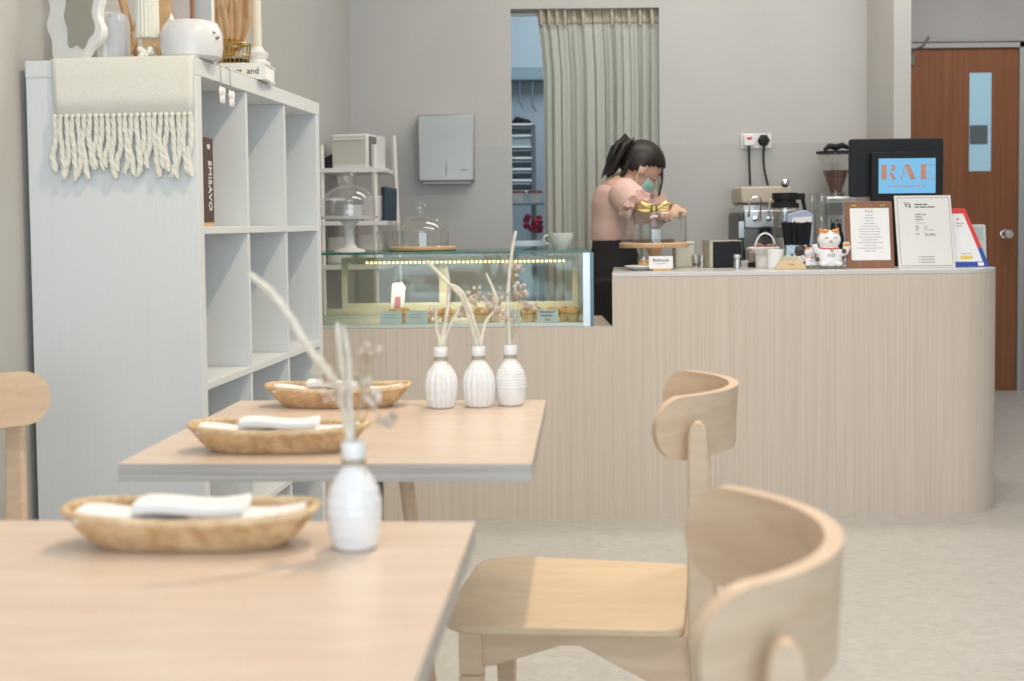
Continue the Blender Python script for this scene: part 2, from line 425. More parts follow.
# things standing on top of the unit ---------------------------------------
def wav(w, h, amp, n=90, k=8):
    o = []
    pts = []
    per = rrect(-w/2, w/2, 0, h, .06, 12)
    L = []; tot = 0
    dense = []
    for i in range(len(per)):
        a = Vector(per[i]); b = Vector(per[(i+1) % len(per)])
        m = max(1, int((b-a).length/.01))
        for q in range(m): dense.append(a+(b-a)*q/m)
    n = len(dense)
    for i, p in enumerate(dense):
        t = dense[(i+1) % n]-dense[i-1]; nrm = Vector((t.y, -t.x)).normalized()
        tot += (dense[i]-dense[i-1]).length
        o.append(tuple(p+nrm*amp*math.sin(tot*2*PI/.085)))
    return o
mr = cthing('wavy_mirror', 'mirror with a wide wavy white frame at the near end of the shelving unit', 'mirror', .088, .085, CH+.012, R(-30))
mr.rotation_euler = (R(-6), R(-9), R(-24)-CTH)
MB().prism([(a, b) for a, b in wav(.17, .44, .007)], -.010, .008, 'y').build('frame', M['white_gloss'], mr, bevel=.003)
MB().prism([(a*.52+.020, .022+b*.84) for a, b in wav(.17, .44, .009)], -.0125, -.0105, 'y').build('mirror_glass', M['mirror'], mr)
v = cthing('ribbed_vase', 'tall white fluted ceramic vase behind the wavy mirror', 'vase', cx_(111, .16), .16, CH+.004)
MB().lathe([(.0, 0), (.038, 0), (.042, .006), (.043, .05), (.042, .100), (.038, .116), (.030, .122), (.0, .124)], 64, rfn=lambda r, z, a: r*(1+.03*math.cos(16*a))).build('body', M['glaze_grey'], v, smooth=True)
l = cthing('wooden_loop_ornament', 'honey coloured bent wood loop ornament leaning behind the fluted vase', 'ornament', cx_(118, .27), .27, CH+.004)
MB().tube([(.075*math.cos(a)*(.8+.2*math.sin(a)), .02*math.sin(a*2), .14+.135*math.sin(a)) for a in [i*2*PI/40 for i in range(40)]], .009, 10, closed=True).build('loop', M['oak'], l, smooth=True)
l2 = MB().tube([(-.09, 0, .012), (-.035, 0, .30)], .008, 8).tube([(-.02, 0, .30), (.055, 0, .012)], .010, 8).build('easel_leg', M['oak'], l, smooth=True)
g = cthing('candle_in_glass_holder', 'wide ribbed cream pillar candle standing in a footed glass holder', 'candle', cx_(148, .075), .075, CH+.004)
MB().lathe([(0, 0), (.024, 0), (.022, .008), (.010, .022), (.014, .032), (.030, .05), (.038, .062), (.036, .062), (.024, .05), (.0, .046)], 28, cap=False).build('glass_holder', M['glass'], g, smooth=True)
MB().lathe([(0, .05), (.025, .05), (.025, .20), (0, .205)], 72, rfn=lambda r, z, a: r*(1+.045*math.cos(18*a))).build('candle', M['cream_cloth'], g, smooth=True)
fl = MB()
for i in range(16):
    fl.ball((random.uniform(-.016, .016), random.uniform(-.02, .0), .008+random.uniform(0, .016)), .007, 8, 6)
fl.build('white_blossoms', M['white_matte'], g, smooth=True)['kind'] = 'stuff'
pt = cthing('face_pot', 'squat white ceramic pot with a small painted face', 'pot', cx_(192, .085), .085, CH+.004)
MB().lathe([(0, 0), (.058, 0), (.066, .006), (.070, .03), (.068, .065), (.058, .088), (.050, .092), (.046, .090), (.044, .06)], 48).build('body', M['glaze_grey'], pt, smooth=True)
fa = MB()
for (a, z) in ((-27, .060), (-20, .047), (-16, .050)):
    fa.tube([(.0705*math.cos(R(a-3)), .0705*math.sin(R(a-3)), z+.002), (.0712*math.cos(R(a)), .0712*math.sin(R(a)), z-.002), (.0705*math.cos(R(a+3)), .0705*math.sin(R(a+3)), z+.002)], .0012, 6)
fa.build('painted_face', M['ink'], pt); pt.scale = (1, 1, .93)
bd = cthing('leaning_board', 'light wooden board leaning upright behind the white pot', 'board', cx_(158, .24), .24, CH+.004, R(6))
MB().prism(rrect(-.035, .035, 0, .30, .02), -.006, .006, 'y').build('board', M['oak'], bd, bevel=.002)
cv = cthing('canvas_print', 'small pale pink canvas print with a brown edge behind the white pot', 'picture', cx_(181, .25), .25, CH+.004, R(-4))
MB().box(-.028, .028, -.006, .006, 0, .25).build('canvas', mat('canvas_rose_grey', (.56, .50, .49), .9), cv)
MB().box(.0285, .033, -.008, .008, 0, .25).box(-.033, -.0285, -.008, .008, 0, .25).build('edge_strip', M['walnut'], cv)
cv2 = cthing('grey_canvas', 'pale blue grey canvas standing right of the pink canvas', 'picture', cx_(205, .30), .30, CH+.004, R(-4))
MB().box(-.03, .02, -.006, .006, 0, .25).build('canvas', mat('canvas_blue_grey', (.55, .58, .60), .9), cv2)
MB().box(.0205, .0225, -.008, .008, 0, .25).build('edge_strip', M['white_matte'], cv2)
bt = MB().lathe([(0, 0), (.016, 0), (.016, .09), (.0, .125)], 12).build('white_cone', M['white_gloss'], None, smooth=True)
bt.location = cabp(cx_(172, .185), .185, CH+.004); tag(bt, 'small white cone ornament behind the left of the face pot', 'ornament')
bk = cthing('flat_book', 'white book lying flat under the gold wire basket', 'book', cx_(243, .52), .52, CH+.004, R(4))
MB().box(-.066, .066, -.05, .07, 0.002, .036).build('page_block', M['paper'], bk, bevel=.001)
MB().box(-.068, .068, -.052, .072, .0362, .040).box(-.068, .068, -.052, .072, -.002, .0018).box(-.068, .068, -.0545, -.0522, -.002, .040).build('cover', M['white_gloss'], bk)
text('art  and', .022, 'cover_lettering', M['ink'], bk, (.018, -.0552, .019))
wb = cthing('wire_basket', 'small gold wire basket standing on the white book', 'basket', cx_(236, .51), .51, CH+.0445)
m1 = MB()
for z, r in ((.0, .032), (.022, .035), (.05, .038), (.052, .038)):
    m1.tube([(r*math.cos(a), r*math.sin(a), z+.002) for a in [i*2*PI/24 for i in range(24)]], .0013, 5, closed=True)
for i in range(18):
    a = i*2*PI/18; m1.tube([(.032*math.cos(a), .032*math.sin(a), .002), (.038*math.cos(a), .038*math.sin(a), .052)], .0010, 4)
m1.build('wire_cage', M['gold'], wb)
MB().lathe([(0, .001), (.028, .001), (.030, .014), (0, .015)], 18).build('dark_pebbles', M['dark'], wb)
av = cthing('amber_glass_vase', 'amber glass jar with an orange dried leaf, behind the gold wire basket', 'vase', cx_(229, .66), .66, CH+.004)
MB().lathe([(0, 0), (.035, 0), (.036, .05), (.030, .07), (.018, .085), (.018, .095), (.030, .112), (.034, .125)], 28, cap=False).build('jar', M['amber'], av, smooth=True)
lf = MB()
for q, (dx, tilt) in enumerate(((-.018, -.16), (.0, 0), (.016, .14))):
    vs = []; fs = []
    for j in range(9):
        u = j/8; wd = .052*math.sin(PI*(u*.8+.14))
        for i in range(5):
            s = i/4-.5
            vs.append((dx+tilt*u*.18+s*2*wd*.6, .012*math.cos(s*5)+.01*q+.008*math.sin(u*6), .10+u*.20))
    for j in range(8):
        for i in range(4): a = j*5+i; fs.append((a, a+1, a+6, a+5))
    lf.add(vs, fs)
lf.build('dried_leaf', M['leafbrown'], av, smooth=True, solid=.002)
MB().tube([(0, 0, .01), (0, .005, .12)], .003, 6).build('leaf_stem', M['leafbrown'], av)
cs = cthing('candlestick', 'white turned candlestick holding a tall cream candle', 'candlestick', cx_(257, .71), .71, CH+.004)
MB().lathe([(0, 0), (.038, 0), (.038, .008), (.028, .016), (.034, .026), (.036, .034), (.024, .042), (.022, .05), (.036, .058), (.037, .070), (.024, .078), (.03, .086), (.032, .096), (.020, .104), (.016, .112)], 32).build('holder', M['white_gloss'], cs, smooth=True)
MB().lathe([(0, .106), (.0135, .106), (.0125, .33), (.003, .34)], 20).build('candle', mat('candle_wax', (.82, .76, .64), .5), cs, smooth=True)
lb = MB().prism(rrect(-.012, .012, -.012, .012, .006), 0, .003).build('white_pebble_tile', M['white_gloss']); lb.location = cabp(.36, 1.0, CH+.0005)
tag(lb, 'tiny white tile lying near the far edge of the shelving unit top', 'ornament')
# butterfly charms on cords, hanging over the front edge
for q, (yy, ln) in enumerate(((.155, .055), (.225, .057))):
    ch = cthing('hanging_charm', ['white butterfly charm on a grey cord, nearer of the two over the shelf edge', 'white butterfly charm on a grey cord, farther of the two over the shelf edge'][q], 'charm', CW+.006, yy, CH, 0, 'butterfly charms')
    MB().tube([(-.09, -.06, .0045), (-.03, -.02, .005), (-.004, 0, .004), (.001, 0, -.004), (.001, .002, -ln)], .0012, 5).build('cord', M['ink_grey'], ch)
    wg = MB()
    for sg in (-1, 1):
        wg.ball((.004, sg*.011, -ln-.006), .012, 10, 6, (.3, 1, 1)); wg.ball((.004, sg*.009, -ln-.022), .010, 10, 6, (.3, 1, 1.2))
    wg.build('wings', M['white_gloss'], ch, smooth=True)

# in the first cell: brown book, white booklet, honey blocks
z1 = SHZ[0]
b1 = cthing('brown_book', 'dark brown hardback with white spine lettering standing on the shelf', 'book', CW-.075, t3+.048, z1+.012, 0)
MB().box(-.09, .066, -.030, .030, 0, .186).build('page_block', M['paper'], b1)
MB().box(-.092, .068, -.0335, -.0305, -.002, .189).box(-.092, .068, .0305, .0335, -.002, .189).build('cover', M['bookbrown'], b1)
MB().box(.0685, .0715, -.0335, .0335, -.002, .189).build('spine', M['bookspine'], b1, bevel=.001)
text('SMISAVO', .030, 'spine_lettering', M['white_matte'], b1, (.0722, .006, .080), (R(90), R(90), R(90)), sx=.95)
text('BB', .016, 'spine_mark', M['white_matte'], b1, (.0722, .0, .168), (R(90), 0, R(90)))
b2 = cthing('white_booklet', 'white booklet standing behind the dark brown book', 'book', CW-.16, t3+.093, z1+.001)
MB().box(-.09, .0, -.006, .006, 0, .205).build('cover', M['paper'], b2, bevel=.001)
for q, (yy, w_, lab) in enumerate(((t3+.048, .060, 'honey wooden block under the dark brown book'), (t3+cw*2+t1*2+.02, .02, 'honey wooden block lying in the farthest top cell'))):
    t = MB().box(-.03 if q else -.13, .03, -w_/2, w_/2, 0, .0095 if q == 0 else .018).build('wooden_block', M['block'], bevel=.001)
    t.location = cabp(CW-.035 if q == 0 else CW-.05, yy, z1+.0005); t.rotation_euler = (0, 0, -CTH)
    tag(t, lab, 'block')

# ------------------------------------------------------------------ service counter and display counter
FY = onz(640, 518, 0).y
print('FY', FY)
cl_x = at(613, 400, FY).x; cr_x = at(991, 400, FY+.21).x; ctz = at(613, 272.8, FY).z
cb = 5.36; rad = .21; clb = at(613, 300, cb).x+.004
co = thing('service_counter', 'tall ash-slatted service counter with a rounded right corner', 'counter', (0, 0, 0))
def cout(off=0, r=rad):
    o = [(cl_x+off*0, FY-off)]
    cx = cr_x+off-r-off; cy = FY+r
    for i in range(17):
        a = R(-90+90*i/16); o.append((cr_x-r+(r+off)*math.cos(a), FY+r+(r+off)*math.sin(a)))
    o += [(cr_x+off, cb), (clb, cb)]
    return o
def shell(z0, z1, th=.02):
    o = cout(0); n = len(o)-2
    outer = o[:]; inner = [(cl_x+th, FY+th)]
    r2 = rad-th
    for i in range(17):
        a = R(-90+90*i/16); inner.append((cr_x-rad+r2*math.cos(a), FY+rad+r2*math.sin(a)))
    inner += [(cr_x-th, cb), (cl_x+th, cb)]
    return outer, inner
mb = MB(); out, inn = shell(0, 1)
mb.prism(out, .0, ctz-.016)
mb.build('front_panel', M['reed'], co, smooth=True)
MB().prism(out, ctz-.0155, ctz).build('countertop', M['ctop'], co, bevel=.0015)
lz = at(470, 328, FY).z
lc = thing('display_counter', 'lower ash-slatted counter carrying the glass cake display', 'counter')
lxl = -.86
MB().box(lxl+.08, cl_x-.0003, FY, 5.34, 0, lz-.012).build('front_panel', M['reed'], lc)
MB().box(lxl+.08, cl_x-.0003, FY, 5.34, lz-.0118, lz).build('countertop', M['reed'], lc)

# ------------------------------------------------------------------ glass cake display
E0, E1 = FY+.02, 5.26
ex0 = -.76; ex1 = at(590, 250, E0).x; ez1 = at(470, 251.5, E0).z
ca = thing('cake_display', 'long low glass cake display case lit by a warm strip light', 'display case', (0, 0, lz+.0005))
h = ez1-lz
MB().box(ex0, ex1-.004, E0-.012, E1+.01, h-.008, h).build('top_glass', M['glass_green'], ca, bevel=.001).hide_render = False
ca_top = C.objects[-1]
MB().box(ex0, ex1, E0, E0+.006, .014, h-.0085).build('front_glass', M['glass_case'], ca)
MB().box(ex1-.008, ex1-.002, E0+.03, E1-.02, .014, h-.0085).build('side_glass', M['glass_case'], ca)
MB().box(ex0, ex0+.006, E0+.03, E1-.02, .014, h-.0085).build('side_glass', M['glass_case'], ca)
MB().box(ex0, ex1, E0, E1, 0, .0135).build('base', M['case_steel'], ca, bevel=.001)
pf = at(583, 290, E0).x
MB().box(pf, ex1-.001, E0-.004, E0-.0005, .0, h-.009).build('corner_post', M['steel'], ca)
MB().box(ex1, ex1+.012, E0-.004, E1, .0, h-.009).build('side_rail', mat('rail_blue_grey', (.12, .18, .22), .3, .5), ca)
# rear frame with two sliding doors
yb = E1-.03
def hfr(x0, x1, z0, z1, y0, y1, t, nm, mt):
    MB().box(x0, x1, y0, y1, z0, z0+t).box(x0, x1, y0, y1, z1-t, z1).box(x0, x0+t, y0, y1, z0+t, z1-t).box(x1-t, x1, y0, y1, z0+t, z1-t).build(nm, mt, ca)
fx0 = at(342, 300, yb).x; fx1 = at(578, 300, yb).x
hfr(fx0, fx1, .045, h-.03, yb, yb+.02, .022, 'rear_frame', M['case_cream'])
xm = at(444, 300, yb).x
MB().box(xm-.018, xm+.018, yb-.004, yb+.018, .066, h-.05).build('door_stile', M['case_cream'], ca)
MB().box(fx0+.02, xm, yb+.006, yb+.010, .066, h-.05).build('sliding_pane', M['glass_case'], ca)
MB().box(xm, fx1-.02, yb+.012, yb+.016, .066, h-.05).build('sliding_pane', M['glass_case'], ca)
MB().box(ex0+.02, ex1-.02, E1-.035, E1-.005, .0136, .045).build('rear_rail', M['case_cream'], ca)
# LED strip under the glass top
ly = 5.06; a0 = at(365, 266, ly); a1 = at(566, 263, ly)
MB().box(a0.x, a1.x, ly, ly+.02, h-.052, h-.040).build('light_rail', M['case_cream'], ca)
ld = MB()
for i in range(46):
    x = a0.x+(a1.x-a0.x)*(i+.5)/46; ld.box(x-.004, x+.004, ly-.003, ly-.0005, h-.050, h-.042)
ld.build('light_diodes', M['led'], ca)['kind'] = 'stuff'
al = area('case_light', ((a0.x+a1.x)/2, ly+.01, ez1-.056), (0, 0, 0), .78, .015, 3.4, (1, .84, .6)); 
MB().box(ex0+.01, ex1-.02, E0+.30, E1-.045, .0137, .020).build('rack', M['case_steel'], ca)

# tags and bakes inside the display
tg = [(380, 402, ''), (406, 428, ''), (505, 520, ''), (537, 558, 'x')]
tl = ['leftmost of the pale blue price cards in the cake display', 'pale blue price card second from the left in the cake display', 'narrow pale blue price card between the dried sprigs, in the cake display', 'pale blue price card with three handwritten lines in the cake display']
for q, (xa_, xb_, t_) in enumerate(tg):
    yy = E0+.03; p0 = at(xa_, 329, yy); p1 = at(xb_, 317, yy)
    t = thing('price_card', tl[q], 'card', ((p0.x+p1.x)/2, yy, lz+.0145), 0, 'cake price cards'); w2 = (p1.x-p0.x)/2
    MB().box(-w2, w2, 0, .002, 0, .048).build('card', M['tagblue'], t)
    MB().box(-w2*.8, w2*.8, .0025, .014, 0, .004).build('foot', M['glass'], t)
    if t_:
        text('BANANUT', .0125, 'lettering', M['ink'], t, (0, -.0006, .038), sx=.95); text('MUFFIN', .0125, 'lettering', M['ink'], t, (-.003, -.0006, .024)); text('3.50', .0115, 'lettering', M['ink'], t, (0, -.0006, .009))
    else:
        MB().box(-w2*.6, w2*.5, -.0006, -.0001, .032, .034).box(-w2*.6, w2*.3, -.0006, -.0001, .022, .024).build('lettering', M['ink_grey'], t)
bl = ['left of the pair', '']
for q, (px, n) in enumerate(((395, 0), (404, 0), (433, 0), (447, 0), (481, 0), (494, 0), (527, 0), (535, 0), (552, 1), (565, 1), (573, 1))):
    yy = E0+.09+.03*(q % 2); p = at(px, 320, yy)
    t = thing('muffin', 'golden muffin in a paper case, %s in the cake display' % ['first from the left', 'second from the left', 'third from the left', 'fourth from the left', 'fifth from the left', 'sixth from the left', 'just left of the handwritten card', 'behind the handwritten card\'s left edge', 'behind the handwritten card', 'just right of the handwritten card', 'rightmost'][q], 'muffin', (p.x, yy, lz+.0145), q*.7, 'bakes in the cake display')
    MB().lathe([(0, 0), (.019, 0), (.025, .026), (0, .026)], 28, rfn=lambda r, z, a: r*(1+.04*math.cos(14*a))).build('paper_case', M['rattan_pale'], t)
    MB().lathe([(.026, .0265), (.030, .032), (.026, .044), (.014, .053), (0, .055)], 18).build('crumb_top', M['bakes'], t, smooth=True)
p = at(397, 300, 5.1)
pk = thing('sign_reflection', 'pink and white shape built for a leaning sign reflected in the cake display', 'packet', (p.x, 5.1, lz+.0145), R(10))  # solid shape put in for the reflection of a leaning sign
MB().prism([(-.03, 0), (.022, 0), (.034, .12), (.018, .142), (-.018, .135)], -.006, .006, 'y').build('pouch', M['white_gloss'], pk, bevel=.002)  # white part of the modelled reflection
MB().prism([(-.014, .012), (.010, .012), (.014, .085), (-.008, .085)], -.0075, -.0065, 'y').build('reflection_pink', mat('rose_print', (.55, .16, .22), .5), pk)

# ------------------------------------------------------------------ on top of the display
tz = ez1+.0005
def cloche(t, r, hh, z0, flat=False, knob=True, mt='glass_thin'):
    if flat: pr = [(r, z0), (r, z0+hh*.90), (r*.97, z0+hh*.97), (r*.9, z0+hh), (.0, z0+hh)]
    else: pr = [(r, z0), (r, z0+hh*.45)] + [(r*math.cos(a), z0+hh*.45+hh*.55*math.sin(a)) for a in [R(x) for x in (15, 30, 45, 60, 75, 84)]]+[(0, z0+hh)]
    MB().lathe(pr, 48, cap=False).build('glass_dome', M[mt], t, smooth=True)
    MB().tube([(r*math.cos(a), r*math.sin(a), z0+.002) for a in [i*2*PI/48 for i in range(48)]], .0022, 6, closed=True).build('glass_rim', M['glass_thin'], t, smooth=True)
    if knob: MB().lathe([(0, z0+hh), (.008, z0+hh+.001), (.007, z0+hh+.008), (.021, z0+hh+.022), (.025, z0+hh+.036), (.017, z0+hh+.050), (0, z0+hh+.055)], 20, cap=False).build('knob', M['glass_thin'], t, smooth=True)
cx = at(351, 240, 5.02)
t = thing('domed_cake_stand', 'tall white pedestal cake stand with a glass dome, left on the display', 'cake stand', (cx.x-.005, 5.02, tz))
MB().lathe([(0, 0), (.06, 0), (.055, .006), (.028, .015), (.020, .03), (.017, .07), (.022, .10), (.04, .118), (.06, .122), (.0, .123)], 36).build('pedestal', M['white_matte'], t, smooth=True)
MB().lathe([(.0, .1235), (.105, .1235), (.112, .136), (.109, .136), (.102, .129), (0, .129)], 48, rfn=lambda r, z, a: r*(1+.012*math.cos(24*a))).build('plate', M['white_matte'], t, smooth=True)
cloche(t, .100, .125, .1295)
cx = at(422, 240, 5.04)
t = thing('domed_cake_board', 'glass dome on a round light wooden board, on the display', 'cake dome', (cx.x, 5.04, tz))
MB().lathe([(0, 0), (.127, 0), (.132, .004), (.132, .013), (.128, .016), (0, .016)], 56).build('board', M['oak'], t, smooth=True)
cloche(t, .105, .118, .0165)
t = thing('tea_cup', 'cream ribbed cup standing at the right of the glass display', 'cup', (at(561, 240, 5.04).x, 5.04, tz))
MB().lathe([(0, 0), (.026, 0), (.028, .005), (.040, .025), (.047, .05), (.049, .062), (.047, .062), (.044, .05), (.036, .025), (0, .01)], 60, cap=False, rfn=lambda r, z, a: r*(1+.012*math.cos(20*a))).build('bowl', M['cream_cloth'], t, smooth=True)
MB().tube([(-.044, 0, .052), (-.062, 0, .052), (-.068, 0, .038), (-.058, 0, .022), (-.038, 0, .018)], .004, 8).build('handle', M['cream_cloth'], t, smooth=True)
for q, (px, yy, zz) in enumerate(((383, 5.10, 0), (397, 5.18, 0), (387, 4.98, 0))):
    t = thing('glass_tumbler', ['clear fluted tumbler beside the pedestal cake stand, left of three', 'clear fluted tumbler touching the wooden cake board, farthest of three', 'clear fluted tumbler in front of the two others'][q], 'glass', (at(px, 240, yy).x, yy, tz), 0, 'tumblers on the display')
    MB().lathe([(0, .004), (.018, .004), (.018, 0), (.021, 0), (.027, .078), (.0255, .078), (.019, .008)], 32, cap=False, rfn=lambda r, z, a: r*(1+.03*math.cos(12*a))).build('glass', M['glass_thin'], t, smooth=True)

# ------------------------------------------------------------------ white rack and oven behind
ry0, ry1 = 5.62, 5.98
t = thing('ladder_rack', 'white ladder shelf rack standing behind the glass display', 'rack', (0, 0, 0))
rx0 = at(322, 200, ry0).x; rx1 = at(375, 200, ry0).x
oz = at(350, 168, ry0).z
for (x, yb_, xt) in ((rx0, ry0, 0), (rx1, ry0, -.0), (rx0, ry1, .0), (rx1+.10, ry1, -.05)):
    MB().tube([(x, yb_, 0), (x+xt, yb_, oz+.16 if yb_ > 5.8 else oz+.10)], .012, 4).build('post', M['white_matte'], t)
for z in (.30, .62, .9, 1.09, oz-.018):
    MB().box(rx0-.012, rx1+.05, ry0-.012, ry1+.01, z, z+.018).build('shelf_board', M['white_matte'], t)
t = thing('counter_oven', 'white countertop oven on the upper rack shelf', 'oven', ((at(361, 150, 5.75)).x, 5.78, oz+.0005), R(-14))
MB().prism(rrect(-.095, .070, -.12, .12, .012), 0, .148).build('body', M['white_gloss'], t, bevel=.004)
MB().box(-.088, .063, -.1235, -.1205, .018, .138).build('door', mat('oven_door_cream', (.64, .63, .56), .3), t)
MB().box(.0705, .073, -.10, -.01, .01, .138).build('vent_panel', mat('vent_dark_olive', (.20, .20, .17), .5), t)
MB().tube([(-.08, -.128, .125), (.055, -.128, .125)], .004, 6).build('door_handle', M['white_matte'], t)
p = at(331, 156, 5.75)
t = thing('black_spatula', 'black blade poking out left of the white oven', 'utensil', (p.x, 5.72, oz+.0005))
MB().prism([(-.03, .045), (.01, .04), (.016, .065), (.0, .06)], -.004, .004, 'y').box(-.02, .02, -.02, .02, 0, .045).build('blade', M['black'], t)
t = thing('dark_blue_pouch', 'dark blue packet on the rack below the white oven', 'packet', (at(388, 180, 5.75).x, 5.75, 1.1085), R(20))
MB().prism([(-.03, 0), (.03, 0), (.034, .14), (-.026, .15)], -.03, .03, 'y').build('pouch', mat('navy', (.03, .05, .08), .5), t, bevel=.006)
for q, (px, w_, z, hh, mt, lb_) in enumerate(((335, .05, 1.1085, .10, 'glass_thin', 'clear storage jar on the middle rack shelf, left of three'), (352, .05, 1.1085, .07, 'white_matte', 'white tub on the middle rack shelf behind the cake stand'), (372, .05, 1.1085, .11, 'white_matte', 'tall white tub at the right end of the middle rack shelf'), (338, .06, .9185, .12, 'white_matte', 'white tub on the lower rack shelf, at left'), (368, .06, .9185, .13, 'white_matte', 'white tub on the lower rack shelf, at right'))):
    t = thing('storage_tub', lb_, 'tub', (at(px, 200, 5.75).x, 5.72+.02*q, z), 0, 'tubs on the white rack')
    MB().lathe([(0, 0), (w_*.85, 0), (w_, .01), (w_, hh-.012), (0, hh-.012)], 24).build('tub', M[mt], t, smooth=True)
    MB().lathe([(0, hh-.0115), (w_*1.05, hh-.0115), (w_*1.05, hh), (0, hh)], 24).build('lid', M['white_gloss'], t, smooth=True)

# ------------------------------------------------------------------ towel dispenser
p0 = at(419, 182, BY-.06); p1 = at(474, 115, BY-.06)
t = thing('towel_dispenser', 'satin steel paper towel dispenser on the back wall', 'dispenser', ((p0.x+p1.x)/2, BY-.0065, p0.z)); w2 = (p1.x-p0.x)/2; hh = p1.z-p0.z
MB().box(-w2, w2, -.105, 0, 0, hh).build('case', M['steel_paint'], t, bevel=.008)
MB().box(-w2+.02, w2-.02, -.085, -.03, -.010, -.001).build('paper_slot', M['white_matte'], t, bevel=.002)
MB().box(-.0015, .0015, -.1065, -.1054, .03, .085).build('level_slot', M['dark'], t)
MB().box(w2*.5, w2*.75, -.1062, -.1055, .05, .056).build('maker_mark', M['ink_grey'], t)

# ------------------------------------------------------------------ curtain, rod
cy = BY+.05
qa = at(536, 8, cy); qb = at(659, 8, cy)
t = thing('doorway_curtain', 'long pleated sage linen curtain in the kitchen doorway', 'curtain', (0, 0, 0))
zt2 = qa.z-.004; zm = at(600, 24, cy).z
def pleat(z0, z1, nz, nm, mtl, th):
    nx = 260; vs = []; fs = []
    for j in range(nz+1):
        z = z1+(z0-z1)*j/nz; d = (zt2-z)
        xl = qa.x+.0+min(.028, d*.09); 
        for i in range(nx+1):
            u = i/nx; amp = .010+.006*min(1, d*2)
            x = xl+(qb.x-.004-xl)*u
            ph = u*2*PI*12+1.6*math.sin(u*9)+.25*math.sin(d*2.2+u*5)
            y = cy+amp*math.sin(ph)*(.75+.25*math.sin(u*23))+.004*math.sin(ph*2.3+d)
            vs.append((x+.006*math.cos(ph), y, z))
    for j in range(nz):
        for i in range(nx): a = j*(nx+1)+i; fs.append((a, a+1, a+nx+2, a+nx+1))
    MB().add(vs, fs).build(nm, mtl, t, smooth=True, solid=th)
pleat(zm, zt2, 4, 'heading_band', M['curtain_band'], .004)
pleat(.45, zm-.001, 30, 'drape', M['curtain'], .0015)
for px in (541, 549, 557, 565, 583, 612, 629, 640, 652):
    a = at(px, 8, cy-.03); b = at(px, 25, cy-.03)
    MB().tube([(a.x-.002, cy-.024, zt2+.003), (a.x, cy-.028, (a.z+b.z)/2), (b.x+.002, cy-.024, b.z)], [.010, .008, .006], 8).build('pinch_pleat', M['curtain_band'], t, smooth=True)
rd = MB().tube([(oL.x+.001, cy+.045, zt2-.02), (oR.x-.001, cy+.045, zt2-.02)], .009, 10).build('curtain_rod', M['white_matte'], smooth=True)
tag(rd, 'white curtain rod spanning the top of the kitchen doorway', 'rod')

# kitchen objects seen through the doorway
kp = at(518, 128, 7.4); kq = at(536, 190, 7.4)
t = thing('kitchen_rack', 'grey drawer rack in the kitchen beyond the curtain', 'rack', ((at(520, 150, 7.5)).x, 7.5, 0))
zb = at(520, 192, 7.5).z; z2 = at(520, 126, 7.5).z
for x in (-.07, .075):
    for y in (-.12, .12): MB().box(x-.012, x+.012, y-.012, y+.012, 0, z2).build('post', M['kgrey'], t)
for i in range(7):
    z = zb+(z2-zb)*i/6; MB().box(-.08, .085, -.13, .13, z-.006, z+.006).build('shelf_board', M['steel'], t)
for i in range(6):
    z = zb+(z2-zb)*i/6; 
    if i != 4: MB().box(-.055, .06, -.10, .1, z+.0065, z+.040).build('drawer', mat('drawer_slate', (.08, .12, .15), .4), t)
MB().box(-.08, .085, -.13, .13, .50, .52).build('shelf_board', M['steel'], t)
ob = at(520, 123, 7.5)
t2_ = MB().prism([(-.06, 0), (.07, 0), (.05, .025), (-.02, .045)], -.08, .08, 'y').build('dark_cloth_pile', M['black'], bevel=.01); t2_.location = (ob.x, 7.5, z2+.0065)
tag(t2_, 'dark folded cloth on top of the kitchen drawer rack', 'cloth')
t = thing('kitchen_worktop', 'pale worktop in the kitchen beyond the curtain', 'worktop', (0, 0, 0))
kz = at(522, 240, 7.2).z
kzz = at(522, 203, 7.2).z
MB().box(-.3, .9, 6.95, 7.36, kz-.03, kz).build('top', M['steel'], t)
for x in (-.28, .86): MB().box(x, x+.03, 7.0, 7.3, 0, kz-.031).build('leg', M['steel'], t)
MB().box(-.3, .9, 7.2, 7.36, kzz-.012, kzz).build('upper_shelf', M['kgrey'], t)
for x in (-.28, .86): MB().box(x, x+.02, 7.3, 7.33, kz, kzz-.013).build('upright', M['kgrey'], t)
for q, (px, lb_) in enumerate(((518, 'red-lidded white tub on the kitchen shelf, left one'), (535, 'red-lidded white tub on the kitchen shelf, right one'))):
    p = at(px, 200, 7.25)
    t = thing('kitchen_tub', lb_, 'tub', (p.x, 7.28, kzz+.0005), 0, 'kitchen tubs')
    MB().lathe([(0, 0), (.035, 0), (.040, .055), (0, .055)], 20).build('tub', M['white_matte'], t, smooth=True)
    MB().lathe([(0, .0555), (.042, .0555), (.042, .068), (0, .068)], 20).build('lid', mat('lid_red', (.50, .12, .12), .5), t, smooth=True)
p = at(533, 233, 7.1)
t = thing('red_flower_pack', 'dark red bouquet-like bundle on the kitchen worktop', 'bundle', (p.x, 7.1, kz+.0005))
mb = MB()
for i in range(14): mb.ball((random.uniform(-.04, .04), random.uniform(-.02, .02), .05+random.uniform(0, .08)), .02, 7, 5)
mb.build('red_petals', mat('wine_red', (.30, .02, .06), .6), t, smooth=True)
MB().lathe([(0, 0), (.025, 0), (.035, .055), (0, .055)], 16).build('holder', M['glass_thin'], t)
t = thing('kitchen_shelf', 'wall shelf with hooks high in the kitchen', 'shelf', (0, 8.19, 0))
kz3 = at(520, 80, 8.19).z; kz4 = at(520, 68, 8.19).z
MB().box(-.3, .5, -.10, 0, kz3-.01, kz3).build('board', M['kgrey'], t)
MB().box(-.3, .5, -.03, 0, kz3+.001, kz4).build('back_strip', mat('strip_grey', (.30, .38, .42), .6), t)
